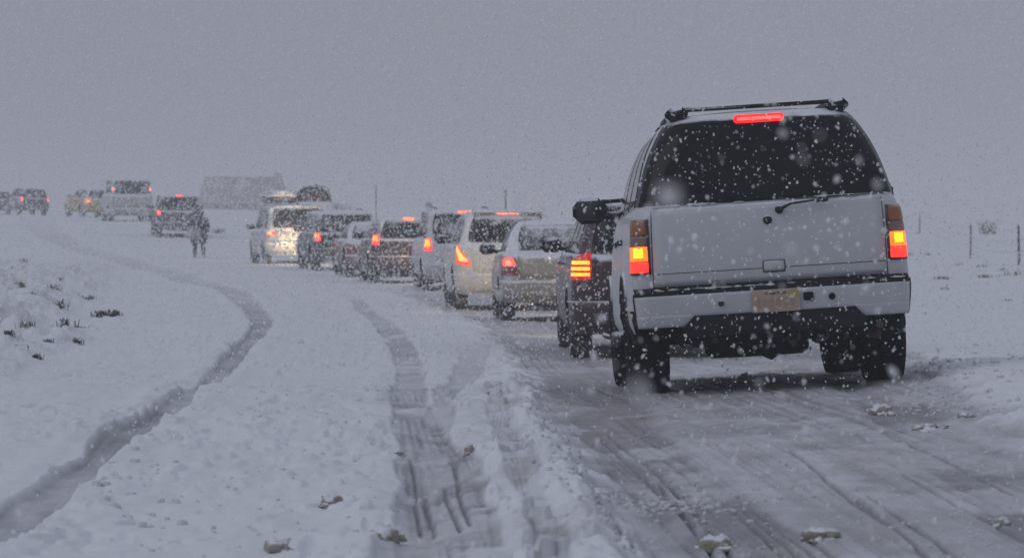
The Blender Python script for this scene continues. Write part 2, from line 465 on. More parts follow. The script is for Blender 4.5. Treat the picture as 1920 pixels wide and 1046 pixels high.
class MB:
    def __init__(self): self.v = []; self.f = []
    def add(self, v, f):
        b = len(self.v); self.v += [tuple(p) for p in v]; self.f += [tuple(i + b for i in q) for q in f]
        return self
    def box(self, c, s, bev=0.0, rot=None):
        x, y, z = [q / 2 for q in s]
        if bev <= 0:
            v = [(-x, -y, -z), (x, -y, -z), (x, y, -z), (-x, y, -z), (-x, -y, z), (x, -y, z), (x, y, z), (-x, y, z)]
            f = [(3, 2, 1, 0), (4, 5, 6, 7), (0, 1, 5, 4), (1, 2, 6, 5), (2, 3, 7, 6), (3, 0, 4, 7)]
        else:
            bv = min(bev, x * .9, y * .9, z * .9)
            v = []; f = []
            # rounded box out of three crossed rings: simple chamfered solid
            for sx in (-1, 1):
                for sy in (-1, 1):
                    for sz in (-1, 1):
                        v += [(sx * x, sy * (y - bv), sz * (z - bv)), (sx * (x - bv), sy * y, sz * (z - bv)), (sx * (x - bv), sy * (y - bv), sz * z)]
            def id(sx, sy, sz, k): return ((sx > 0) * 4 + (sy > 0) * 2 + (sz > 0)) * 3 + k
            for s_ in (-1, 1):
                q = [id(s_, -1, -1, 0), id(s_, 1, -1, 0), id(s_, 1, 1, 0), id(s_, -1, 1, 0)]; f.append(q if s_ > 0 else q[::-1])
                q = [id(-1, s_, -1, 1), id(-1, s_, 1, 1), id(1, s_, 1, 1), id(1, s_, -1, 1)]; f.append(q if s_ > 0 else q[::-1])
                q = [id(-1, -1, s_, 2), id(1, -1, s_, 2), id(1, 1, s_, 2), id(-1, 1, s_, 2)]; f.append(q if s_ > 0 else q[::-1])
            for a in (-1, 1):
                for b_ in (-1, 1):
                    f.append([id(-1, a, b_, 1), id(1, a, b_, 1), id(1, a, b_, 2), id(-1, a, b_, 2)])
                    f.append([id(a, -1, b_, 0), id(a, 1, b_, 0), id(a, 1, b_, 2), id(a, -1, b_, 2)])
                    f.append([id(a, b_, -1, 0), id(a, b_, 1, 0), id(a, b_, 1, 1), id(a, b_, -1, 1)])
            for sx in (-1, 1):
                for sy in (-1, 1):
                    for sz in (-1, 1):
                        f.append([id(sx, sy, sz, 0), id(sx, sy, sz, 1), id(sx, sy, sz, 2)])
        if rot is not None:
            M = rot.to_matrix() if hasattr(rot, 'to_matrix') else Euler(rot).to_matrix()
            v = [tuple(M @ Vector(p)) for p in v]
        return self.add([(p[0] + c[0], p[1] + c[1], p[2] + c[2]) for p in v], f)
    def tube(self, pts, rad, n=8, cap=True):
        pts = [Vector(p) for p in pts]
        rs = rad if isinstance(rad, (list, tuple)) else [rad] * len(pts)
        v = []; f = []
        for i, p in enumerate(pts):
            t = (pts[min(i + 1, len(pts) - 1)] - pts[max(i - 1, 0)]).normalized()
            up = Vector((0, 0, 1)) if abs(t.z) < .9 else Vector((1, 0, 0))
            a = t.cross(up).normalized(); b = a.cross(t)
            for k in range(n):
                th = 2 * math.pi * k / n
                v.append(p + (a * math.cos(th) + b * math.sin(th)) * rs[i])
        for i in range(len(pts) - 1):
            for k in range(n):
                f.append((i * n + k, i * n + (k + 1) % n, (i + 1) * n + (k + 1) % n, (i + 1) * n + k))
        if cap:
            f.append(tuple(range(n - 1, -1, -1))); f.append(tuple((len(pts) - 1) * n + k for k in range(n)))
        return self.add(v, f)
    def lathe(self, prof, n=32, axis='x', c=(0, 0, 0), bump=None):
        v = []; f = []
        m = len(prof)
        for k in range(n):
            th = 2 * math.pi * k / n
            for j, (a, r) in enumerate(prof):
                rr = r + (bump(k, j) if bump else 0)
                p = (a, rr * math.cos(th), rr * math.sin(th)) if axis == 'x' else ((rr * math.cos(th), a, rr * math.sin(th)) if axis == 'y' else (rr * math.cos(th), rr * math.sin(th), a))
                v.append((p[0] + c[0], p[1] + c[1], p[2] + c[2]))
        for k in range(n):
            k2 = (k + 1) % n
            for j in range(m - 1):
                f.append((k * m + j, k * m + j + 1, k2 * m + j + 1, k2 * m + j))
        return self.add(v, f)
    def lump(self, c, s, seed=0, n=2, amp=.35, flat=True):
        """irregular clod"""
        import bmesh
        bm = bmesh.new()
        bmesh.ops.create_icosphere(bm, subdivisions=n, radius=1)
        r_ = random.Random(seed)
        ph = [Vector((r_.uniform(-1, 1), r_.uniform(-1, 1), r_.uniform(-1, 1))) for _ in range(7)]
        v = []
        for q in bm.verts:
            p = q.co.normalized()
            k = 1 + amp * sum(math.sin(3.1 * (i + 1) ** .6 * p.dot(h) * 2 + i) for i, h in enumerate(ph)) / 4
            z = p.z * k
            if flat and z < -.25: z = -.25
            v.append((c[0] + p.x * k * s[0], c[1] + p.y * k * s[1], c[2] + z * s[2]))
        f = [tuple(w.index for w in q.verts) for q in bm.faces]
        bm.free()
        return self.add(v, f)
    def build(self, name, mat, parent=None, smooth=True):
        return mesh_obj(name, self.v, self.f, mat, parent, smooth)

# ------------------------------------------------------------------ the ground
def build_ground():
    m, n, l, b, out = new_mat('snow_and_slush')
    at = n.new('ShaderNodeAttribute'); at.attribute_name = 'slush'
    ad = n.new('ShaderNodeAttribute'); ad.attribute_name = 'dirt'
    tc = n.new('ShaderNodeTexCoord')
    mp = n.new('ShaderNodeMapping'); mp.inputs['Scale'].default_value = (1, .45, 1)
    l.new(tc.outputs['Object'], mp.inputs[0])
    n1 = n.new('ShaderNodeTexNoise'); n1.inputs['Scale'].default_value = 9; n1.inputs['Detail'].default_value = 6; n1.inputs['Roughness'].default_value = .65
    l.new(mp.outputs[0], n1.inputs['Vector'])
    n2 = n.new('ShaderNodeTexNoise'); n2.inputs['Scale'].default_value = 45; n2.inputs['Detail'].default_value = 4
    l.new(mp.outputs[0], n2.inputs['Vector'])
    a1 = n.new('ShaderNodeMath'); a1.operation = 'MULTIPLY_ADD'; a1.inputs[1].default_value = .7; a1.inputs[2].default_value = -.35
    l.new(n1.outputs['Fac'], a1.inputs[0])
    a2 = n.new('ShaderNodeMath'); a2.operation = 'ADD'; l.new(at.outputs['Fac'], a2.inputs[0])
    a1b = n.new('ShaderNodeMath'); a1b.operation = 'MULTIPLY'; l.new(a1.outputs[0], a1b.inputs[0]); 
    gt = n.new('ShaderNodeMapRange'); gt.inputs[1].default_value = .02; gt.inputs[2].default_value = .3; l.new(at.outputs['Fac'], gt.inputs[0])
    l.new(gt.outputs[0], a1b.inputs[1]); l.new(a1b.outputs[0], a2.inputs[1]); a2.use_clamp = True
    cr = n.new('ShaderNodeMix'); cr.data_type = 'RGBA'
    cr.inputs[6].default_value = rgb((.86, .88, .92)); cr.inputs[7].default_value = rgb((.30, .305, .325))
    l.new(a2.outputs[0], cr.inputs[0])
    cd = n.new('ShaderNodeMix'); cd.data_type = 'RGBA'; cd.inputs[7].default_value = rgb((.25, .215, .16))
    dm = n.new('ShaderNodeMath'); dm.operation = 'MULTIPLY'; l.new(ad.outputs['Fac'], dm.inputs[0]); l.new(n2.outputs['Fac'], dm.inputs[1])
    l.new(dm.outputs[0], cd.inputs[0]); l.new(cr.outputs[2], cd.inputs[6])
    l.new(cd.outputs[2], b.inputs['Base Color'])
    ro = n.new('ShaderNodeMapRange'); ro.inputs[3].default_value = .95; ro.inputs[4].default_value = .5
    l.new(a2.outputs[0], ro.inputs[0]); l.new(ro.outputs[0], b.inputs['Roughness'])
    b.inputs['Specular IOR Level'].default_value = .3
    bp = n.new('ShaderNodeBump'); bp.inputs['Strength'].default_value = .3; bp.inputs['Distance'].default_value = .01
    ah = n.new('ShaderNodeMath'); ah.operation = 'MULTIPLY_ADD'; ah.inputs[1].default_value = .5; l.new(n2.outputs['Fac'], ah.inputs[0]); l.new(n1.outputs['Fac'], ah.inputs[2])
    l.new(ah.outputs[0], bp.inputs['Height']); l.new(bp.outputs[0], b.inputs['Normal'])

    inv = np.linspace(1 / 9.0, 1 / 260.0, 640)
    ys = np.concatenate([np.linspace(-60, 8.5, 26), 1 / inv, np.linspace(275, 1150, 34)])
    tin = np.linspace(-1, 1, 760)
    k = np.linspace(0, 1, 86)[1:]
    nx = len(tin) + 2 * len(k)
    Y = np.repeat(ys[:, None], nx, 1)
    Wd = .7 + .152 * np.clip(ys, 0, None)
    inner = tin[None, :] * Wd[:, None]
    outer = Wd[:, None] + (k[None, :] ** 3.2) * (1000 - Wd[:, None])
    X = np.concatenate([-outer[:, ::-1], inner, outer], 1)
    Z, S, D = ground_height(X.ravel(), Y.ravel())
    ny = len(ys)
    idx = np.arange(ny * nx).reshape(ny, nx)
    quads = np.stack([idx[:-1, :-1], idx[:-1, 1:], idx[1:, 1:], idx[1:, :-1]], -1).reshape(-1, 4)
    cx = X.ravel()[quads].mean(1); cyy = Y.ravel()[quads].mean(1)
    lo, hi = road_extent(cyy)
    road = (cx > lo) & (cx < hi) & (cyy < 420)
    P = np.stack([X.ravel(), Y.ravel(), Z], 1)
    for name, sel in (('road', road), ('snow_field', ~road)):
        q = quads[sel]
        used, invx = np.unique(q.ravel(), return_inverse=True)
        me = bpy.data.meshes.new(name)
        me.vertices.add(len(used)); me.vertices.foreach_set('co', P[used].astype(np.float32).ravel())
        me.loops.add(len(q) * 4); me.loops.foreach_set('vertex_index', invx.astype(np.int32))
        me.polygons.add(len(q))
        me.polygons.foreach_set('loop_start', np.arange(0, len(q) * 4, 4, dtype=np.int32))
        me.polygons.foreach_set('use_smooth', np.ones(len(q), bool))
        for an, arr in (('slush', S), ('dirt', D)):
            t = me.attributes.new(an, 'FLOAT', 'POINT'); t.data.foreach_set('value', arr[used].astype(np.float32))
        me.materials.append(m)
        me.update(calc_edges=True); me.validate()
        o = bpy.data.objects.new(name, me); COL.objects.link(o)
        tag(o, kind='structure')
build_ground()

# ------------------------------------------------------------------ vehicle shell
class Shell:
    """horizontal rounded outlines stacked in z; y = 0 at the tail, L at the nose"""
    def __init__(self, knots, L, tr=.03, tf=.07):
        # knot: z, yr, yf, w, rc (rear corner radius), bow
        k = sorted(knots)
        z = [a[0] for a in k]
        self.z0, self.z1 = z[0], z[-1]
        self.YR = Curve1(z, [a[1] for a in k]); self.YF = Curve1(z, [a[2] for a in k]); self.W = Curve1(z, [a[3] for a in k])
        self.RC = Curve1(z, [a[4] for a in k]); self.BW = Curve1(z, [a[5] for a in k])
        self.L = L; self.tr = tr; self.tf = tf
    def taper(self, y):
        L = self.L
        return 1 - self.tr * np.clip((1.1 - y) / 1.1, 0, 1.2) ** 2 - self.tf * np.clip((y - (L - 1.5)) / 1.5, 0, 1.2) ** 2
    def S(self, s, z):
        """point at arc length s from the middle of the tail (right positive)"""
        s, z = np.broadcast_arrays(np.asarray(s, float), np.asarray(z, float))
        w, r, yr, bw = self.W(z), self.RC(z), self.YR(z), self.BW(z)
        a = np.abs(s); sg = np.where(s < 0, -1.0, 1.0)
        st = w - r; arc = math.pi / 2 * r
        th = np.clip((a - st) / r, 0, math.pi / 2)
        x = np.where(a < st, a, st + r * np.sin(th))
        y = np.where(a < st, 0, r - r * np.cos(th)) + np.clip(a - st - arc, 0, None)
        y = y + yr + bw * np.clip(x / w, 0, 1) ** 2
        x = x * self.taper(y)
        return np.stack([sg * x, y, z], -1)
    def side(self, y, z, sg):
        y, z = np.broadcast_arrays(np.asarray(y, float), np.asarray(z, float))
        w, r, yr, bw = self.W(z), self.RC(z), self.YR(z), self.BW(z)
        s = (w - r) + math.pi / 2 * r + (y - yr - bw - r)
        return self.S(sg * s, z)
    def half_ring(self, z, nR, nC, nS, nF):
        """z: array per ring vertex (or scalar)"""
        N = nR + nC + nS + nC + nF
        z = np.broadcast_to(np.asarray(z, float), (N,))
        w, r, yr, bw, yf = self.W(z), self.RC(z), self.YR(z), self.BW(z), self.YF(z)
        x = np.zeros(N); y = np.zeros(N)
        i = 0
        t = np.linspace(0, 1, nR, endpoint=False); sl = slice(i, i + nR)
        x[sl] = (w[sl] - r[sl]) * t; y[sl] = yr[sl] + bw[sl] * (x[sl] / w[sl]) ** 2; i += nR
        th = np.linspace(0, math.pi / 2, nC, endpoint=False); sl = slice(i, i + nC)
        x[sl] = w[sl] - r[sl] + r[sl] * np.sin(th); y[sl] = yr[sl] + r[sl] - r[sl] * np.cos(th) + bw[sl] * (x[sl] / w[sl]) ** 2; i += nC
        rf = np.minimum(.45, w * .5)
        t = np.linspace(0, 1, nS, endpoint=False); sl = slice(i, i + nS)
        x[sl] = w[sl]; a0 = yr[sl] + bw[sl] + r[sl]; a1 = yf[sl] - rf[sl]; y[sl] = a0 + (a1 - a0) * t; i += nS
        th = np.linspace(0, math.pi / 2, nC, endpoint=False); sl = slice(i, i + nC)
        x[sl] = w[sl] - rf[sl] + rf[sl] * np.cos(th); y[sl] = yf[sl] - rf[sl] + rf[sl] * np.sin(th); i += nC
        t = np.linspace(0, 1, nF); sl = slice(i, i + nF)
        x[sl] = (w[sl] - rf[sl]) * (1 - t); y[sl] = yf[sl] + .06 * t
        x = x * self.taper(y)
        return np.stack([x, y, z], -1)

def shell_mesh(sh, name, mat, parent, ztop, zbot, nz=10, cap=.03, hood=None, q=1.0, cap_pull=.25):
    nR, nC, nS, nF = int(6 * q) + 2, int(5 * q) + 2, int(34 * q) + 6, int(4 * q) + 2
    rings = []
    probe = sh.half_ring((ztop + sh.z0) / 2, nR, nC, nS, nF)
    zb = zbot(probe[:, 1])
    ts = np.linspace(0, 1, nz)
    def finish(h):
        if hood:
            yc, drop, zl = hood
            k = sstep(yc, sh.L, h[:, 1]) * .55 + np.clip((h[:, 1] - yc) / (sh.L - yc), 0, 1) * .45
            f = np.clip((h[:, 2] - zl) / (ztop - zl), 0, 1.2)
            h[:, 2] = h[:, 2] - drop * k * f
        return h
    for t in ts:
        h = sh.half_ring(zb + (ztop - zb) * t, nR, nC, nS, nF)
        rings.append(finish(h))
    base = sh.half_ring(ztop, nR, nC, nS, nF)
    yc = (base[0, 1] + base[-1, 1]) / 2
    for t in (.12, .3, .55, .8, 1.0):
        h = base.copy()
        h[:, 0] *= (1 - t)
        h[:, 1] = yc + (h[:, 1] - yc) * (1 - cap_pull * t)
        h[:, 2] = ztop + cap * (1 - (1 - t) ** 2)
        rings.append(finish(h))
    full = []
    for h in rings:
        m_ = h[1:-1][::-1].copy(); m_[:, 0] *= -1
        full.append(np.concatenate([h, m_], 0))
    N = len(full[0]); V = np.concatenate(full, 0)
    F = []
    for i in range(len(full) - 1):
        for k in range(N):
            k2 = (k + 1) % N
            F.append((i * N + k, i * N + k2, (i + 1) * N + k2, (i + 1) * N + k))
    return mesh_obj(name, V, F, mat, parent)

def patch(fn, corners, name, mat, parent, off=.006, depth=.02, nu=10, nv=6, rnd=.2, bulge=0.0, top=None):
    """panel lying on the surface fn(u, v): corners BL BR TR TL, rounded, with its own edge thickness"""
    a = np.linspace(-1, 1, nu); b = np.linspace(-1, 1, nv)
    A, B = np.meshgrid(a, b)
    A2 = A * np.sqrt(1 - rnd * B * B / 2); B2 = B * np.sqrt(1 - rnd * A * A / 2)
    u = (A2 + 1) / 2; v = (B2 + 1) / 2
    c = np.array(corners, float)
    Q = (c[0][None, None] * ((1 - u) * (1 - v))[..., None] + c[1] * (u * (1 - v))[..., None] + c[2] * (u * v)[..., None] + c[3] * ((1 - u) * v)[..., None])
    s, z = Q[..., 0], Q[..., 1]
    e = .004
    ps = fn(s + e, z) - fn(s - e, z); pz = fn(s, z + e) - fn(s, z - e)
    nrm = np.cross(ps, pz); nrm /= np.linalg.norm(nrm, axis=-1, keepdims=True) + 1e-9
    P0 = fn(s, z)
    bl = bulge * ((1 - A ** 2) * (1 - B ** 2))[..., None]
    P = P0 + nrm * (off + bl)
    V = list(P.reshape(-1, 3)); F = []
    for j in range(nv - 1):
        for i in range(nu - 1):
            F.append((j * nu + i, j * nu + i + 1, (j + 1) * nu + i + 1, (j + 1) * nu + i))
    rim = [i for i in range(nu)] + [j * nu + nu - 1 for j in range(1, nv)] + [(nv - 1) * nu + i for i in range(nu - 2, -1, -1)] + [j * nu for j in range(nv - 2, 0, -1)]
    Pb = (P0 - nrm * depth).reshape(-1, 3)
    base = len(V)
    for r_ in rim: V.append(Pb[r_])
    m_ = len(rim)
    for i in range(m_):
        F.append((rim[i], base + i, base + (i + 1) % m_, rim[(i + 1) % m_]))
    return mesh_obj(name, V, F, mat, parent)

def wheel(parent, x, y, r, tw, mat, near=False, z=None):
    """Empty with tyre and rim; x is the middle of the tyre"""
    sg = 1 if x > 0 else -1
    e = empty('wheel', (x, y, r if z is None else z), parent)
    h = tw / 2
    rr = r * .62
    prof = [(-h * .82, rr), (-h, rr + .03), (-h * 1.03, (r + rr) / 2), (-h * .95, r - .02), (-h * .8, r - .004), (-h * .42, r), (-h * .38, r - .012), (-h * .30, r - .012), (-h * .26, r),
            (h * .26, r), (h * .30, r - .012), (h * .38, r - .012), (h * .42, r), (h * .8, r - .004), (h * .95, r - .02), (h * 1.03, (r + rr) / 2), (h, rr + .03), (h * .82, rr)]
    n = 84 if near else 28
    def bump(k, j):
        if not near: return 0
        if 3 <= j <= 5 or 12 <= j <= 14: return -.014 if k % 3 == 0 else 0
        if 8 <= j <= 9: return -.012 if (k + 1) % 3 == 0 else 0
        return 0
    MB().lathe(prof, n, 'x', bump=bump).build('tyre', mat, e)
    rp = [(sg * h * .80, rr + .005), (sg * h * .72, rr - .03), (sg * h * .35, rr - .045), (sg * h * .45, rr * .55), (sg * h * .62, rr * .35), (sg * h * .66, rr * .16), (sg * h * .66, .001)]
    def rb(k, j): return 0
    MB().lathe(rp, 20, 'x').build('rim', M_RIM, e)
    return e

def place(root, x, y, heading, wb, roh, track):
    """stand a vehicle with its tail at x, y on the ground: four contact points give its pitch and roll"""
    h = R(heading)
    fw = Vector((-math.sin(h), math.cos(h), 0)); rt = Vector((math.cos(h), math.sin(h), 0))
    def gz(a, b):
        p = Vector((x, y, 0)) + fw * a + rt * b
        # average over the tyre's footprint
        return sum(ground_z(p.x + i * .06, p.y + j * .12) for i in (-1, 0, 1) for j in (-1, 0, 1)) / 9
    rl, rr_, fl, fr = gz(roh, -track), gz(roh, track), gz(roh + wb, -track), gz(roh + wb, track)
    zr, zf = (rl + rr_) / 2, (fl + fr) / 2
    f3 = (fw * wb + Vector((0, 0, zf - zr))).normalized()
    r3 = (rt * 2 * track + Vector((0, 0, ((rr_ - rl) + (fr - fl)) / 2))).normalized()
    u3 = r3.cross(f3).normalized(); r3 = f3.cross(u3)
    M = Matrix((r3, f3, u3)).transposed().to_4x4()
    o = Vector((x, y, zr)) + fw * roh - f3 * roh
    o.z -= .012
    M.translation = o
    root.matrix_world = M

def headlights(root, x, y, z, on, energy=60, down=2.0, blend=.5, col=(1.0, .72, .41), size=62, mat=None, aim=0):
    for sg in (-1, 1):
        b = MB().box((0, 0, 0), (.30, .08, .15), .03)
        h = b.build('headlight', lamp('headlight_lit', (.8, .8, .75), (1.0, .82, .55), 1.2) if on else plain('headlight_off', (.5, .5, .5), .2), root)
        h.location = (sg * x, y, z)
        if on:
            ld = bpy.data.lights.new('low_beam', 'SPOT'); ld.energy = energy; ld.color = col
            ld.spot_size = R(size); ld.spot_blend = blend; ld.shadow_soft_size = .07
            lo = bpy.data.objects.new('low_beam', ld); COL.objects.link(lo); lo.parent = h
            lo.location = (0, .08, 0); lo.rotation_euler = (R(90 - down), 0, R(aim))

L_BRAKE_R = lamp('brake_lens_red', (.5, .02, .02), (1.0, .032, .018), 2.4)
L_BRAKE_Y = lamp('brake_lens_core', (.8, .3, .05), (1.0, .40, .012), 1.7)
L_TAIL_R = lamp('tail_lens_red', (.45, .02, .02), (1.0, .06, .05), .42)
L_HIGH = lamp('high_brake_lens', (.6, .05, .04), (1.0, .10, .07), 1.7)
L_HIGH_W = lamp('high_brake_lens_warm', (.7, .1, .05), (1.0, .24, .12), 1.8)
L_DIM = dusted('unlit_red_lens', (.22, .012, .014), rough=.25, snow=.1, grime=.3, coat=.4, cling=.2)
L_AMBER = dusted('amber_lens', (.34, .10, .012), rough=.3, snow=.1, grime=.3, coat=.4, grime_c=(.05, .03, .02), grime_z=(.2, 2.2))
L_CLEAR = dusted('clear_lens', (.20, .13, .11), rough=.3, snow=.1, grime=.3, coat=.4)

def make_car(name, label, cat, x, y, heading, L=4.6, W=1.85, H=1.68, paint=None, glass=None, style='suv', belt=None, wr=.35, tw=.23, wb=None, roh=None,
             q=1.0, near=False, tyre=None, group=None, slope=.30, roofw=.62, lamp_fn=None, high=None, mirrors=True, rack=False, lights_on=True, beam=0, deck=None,
             bumper_mat=None, plate=None, win_w=.80, win_z=None, spoiler=False, side_glass=True, plow=.28, aim=0, bsize=50, bdown=2, mirror_mat=None):
    root = empty(name)
    tag(root, label, cat, group)
    w = W / 2
    wb = wb or L * .585; roh = roh or L * .205
    belt = belt or H * .615
    tyre = tyre or M_TYRE_SNOW
    glass = glass or glass_mat('tinted_glass')
    if style == 'sedan':
        deckz = deck or belt + .03
        kb = [(.20, .16, L - .1, w * .86, .25, .10), (.38, .02, L - .02, w * .97, .28, .12), (.62, .0, L, w * .995, .28, .12), (deckz - .14, .03, L - .04, w * .975, .26, .12), (deckz, .14, L - .12, w * .91, .25, .10)]
        kc = [(belt - .02, .62, L - 1.15, w * .90, .20, .06), (belt + (H - belt) * .5, .98, L - 1.62, w * .80, .20, .06), (H - .10, 1.30, L - 2.05, w * .68, .2, .05), (H - .035, 1.48, L - 2.25, w * .60, .2, .05)]
    else:
        kb = [(.22, .14, L - .1, w * .86, .20, .08), (.40, .02, L - .02, w * .97, .20, .09), (.66, .0, L, w, .19, .09), (belt - .14, .03, L - .04, w * .985, .18, .08), (belt, .07, L - .1, w * .94, .17, .07)]
        kc = [(belt - .02, .075, L - 1.05, w * .93, .16, .07), (belt + (H - belt) * .5, .08 + slope * .38, L - 1.55, w * (.93 + roofw) / 1.95, .17, .07), (H - .10, .08 + slope * .85, L - 1.95, w * (roofw + .10), .17, .06), (H - .03, .08 + slope * 1.15, L - 2.15, w * roofw, .17, .05)]
    body = Shell(kb, L); cab = Shell(kc, L, tr=.02, tf=.02)
    ya, yb = roh, roh + wb
    ar = wr + .07
    def zbot(yy):
        z = np.full_like(yy, plow)
        for c in (ya, yb):
            z = np.maximum(z, np.where(np.abs(yy - c) < ar, wr + np.sqrt(np.maximum(ar ** 2 - (yy - c) ** 2, 0)) , 0))
        return z
    bt = kb[-1][0]
    shell_mesh(body, 'body', paint, root, bt, zbot, 9, .02, hood=(L - 1.55, .20, .55), q=q)
    shell_mesh(cab, 'cabin', paint, root, kc[-1][0], lambda yy: np.full_like(yy, belt - .02), 7, .035, q=q * .7)
    # dark floor and wheel wells
    MB().box((0, L / 2, (plow + .72) / 2 + .02), (W - 2 * tw - .14, L - .35, .72 - plow), .05).build('underbody', M_UNDER, root, False)
    for sx in (-1, 1):
        for yy in (ya, yb):
            wheel(root, sx * (w - tw / 2 - .035), yy, wr, tw, tyre, near)
    # glass
    zt = kc[-1][0]
    z0, z1 = win_z or (belt + .035, zt - .055)
    hw0, hw1 = w * win_w, w * (roofw if style != 'sedan' else .64) * .98
    patch(cab.S, [(-hw0, z0), (hw0, z0), (hw1, z1), (-hw1, z1)], 'rear_window', glass, root, .006, .01, 12, 7, .22)
    if side_glass:
        fn = lambda sg: (lambda yy, zz: cab.side(yy * sg, zz, sg))
        yr0 = float(cab.YR(z0)) + .30; yr1 = float(cab.YR(z1)) + .30; yf0 = float(cab.YF(z0)) - .55; yf1 = float(cab.YF(z1)) - .42
        nw = 2 if style == 'sedan' else 3
        for sg in (-1, 1):
            for i in range(nw):
                a0 = yr0 + (yf0 - yr0) * i / nw + .04; a1 = yr0 + (yf0 - yr0) * (i + 1) / nw - .04
                b0 = yr1 + (yf1 - yr1) * i / nw + .04; b1 = yr1 + (yf1 - yr1) * (i + 1) / nw - .04
                cs = [(a0, z0), (a1, z0), (b1, z1), (b0, z1)] if sg > 0 else [(-a1, z0), (-a0, z0), (-b0, z1), (-b1, z1)]
                patch(fn(sg), cs, 'side_window', glass, root, .005, .008, 7, 5, .12)
    # windscreen
    def front(xx, zz):
        xx, zz = np.broadcast_arrays(np.asarray(xx, float), np.asarray(zz, float))
        return np.stack([-xx, cab.YF(zz) + .06 - .08 * (xx / w) ** 2 * 0, zz], -1)
    patch(front, [(-w * .62, z0 + .02), (w * .62, z0 + .02), (w * .42, z1), (-w * .42, z1)], 'windscreen', glass, root, .006, .01, 8, 5, .15)
    # bumper band
    bz0, bz1 = plow + .06, .64 if style != 'sedan' else .60
    patch(body.S, [(-w - .15, bz0), (w + .15, bz0), (w + .15, bz1), (-w - .15, bz1)], 'rear_bumper', bumper_mat or paint, root, .022, .03, 22, 4, .04)
    # tailgate or boot lid, standing a few millimetres proud of its gap
    tz0, tz1 = bz1 + .03, bt - .015
    patch(body.S, [(-w * .70, tz0), (w * .70, tz0), (w * .74, tz1), (-w * .74, tz1)], 'tailgate' if style != 'sedan' else 'boot_lid', paint, root, .008, .01, 14, 5, .08)
    if plate:
        pz, pm = plate
        p = body.S(0, pz); MB().box((0, p[1] - .03, pz), (.31, .014, .16), .004).build('licence_plate', pm, root, False)
    if mirrors:
        for sg in (-1, 1):
            mb = MB().box((0, 0, 0), (.24, .12, .17), .05).tube([(-sg * .08, 0, -.03), (-sg * .24, .02, -.06)], .03)
            mo = mb.build('door_mirror', mirror_mat or M_BLACK, root); mo.location = (sg * (w + .08), L - 1.75, belt + .08)
    if high:
        hm, hwid, hz = high
        patch(cab.S, [(-hwid / 2, hz - .02), (hwid / 2, hz - .02), (hwid / 2, hz + .02), (-hwid / 2, hz + .02)], 'high_brake_light', hm, root, .03, .02, 8, 3, .15)
    if spoiler:
        yy = float(cab.YR(zt)); MB().box((0, yy - .02, zt - .0), (W * roofw * .98, .26, .035), .015).build('roof_spoiler', paint, root)
    if rack:
        for sg in (-1, 1):
            MB().tube([(sg * w * .60, .75, zt + .0), (sg * w * .61, .95, zt + .045), (sg * w * .61, L - 2.6, zt + .045), (sg * w * .60, L - 2.4, zt + .0)], .018).build('roof_rail', M_BLACK, root)
    if lamp_fn: lamp_fn(root, body, cab, w)
    headlights(root, w * .72, L - .12, .68, lights_on and beam > 0, beam, aim=aim, size=bsize, down=bdown)
    # door handles on the left side
    for i, yy in enumerate((L * .42, L * .60)):
        for sg in (-1, 1):
            p = body.side(yy, belt - .12, sg); MB().box((p[0] + sg * .015, yy, belt - .12), (.03, .16, .03), .01).build('door_handle', paint, root)
    place(root, x, y, heading, wb, roh, w - tw / 2 - .03)
    return root, body, cab

def lamp_pair(corners, mat, core=None, cmat=None, shell='body', off=.012, name='tail_light'):
    """the same lamp on both tail corners; corners in (arc length, z) for the right side"""
    def f(root, body, cab, w):
        sh = body if shell == 'body' else cab
        for sg in (1, -1):
            cs = corners if sg > 0 else [(-corners[1][0], corners[1][1]), (-corners[0][0], corners[0][1]), (-corners[3][0], corners[3][1]), (-corners[2][0], corners[2][1])]
            o = patch(sh.S, cs, name, mat, root, off, .02, 8, 7, .12)
            if core:
                for cc in core:
                    c2 = cc if sg > 0 else [(-cc[1][0], cc[1][1]), (-cc[0][0], cc[0][1]), (-cc[3][0], cc[3][1]), (-cc[2][0], cc[2][1])]
                    patch(sh.S, c2, 'brake_lamp', cmat, o, off + .006, .004, 6, 5, .25)
    return f

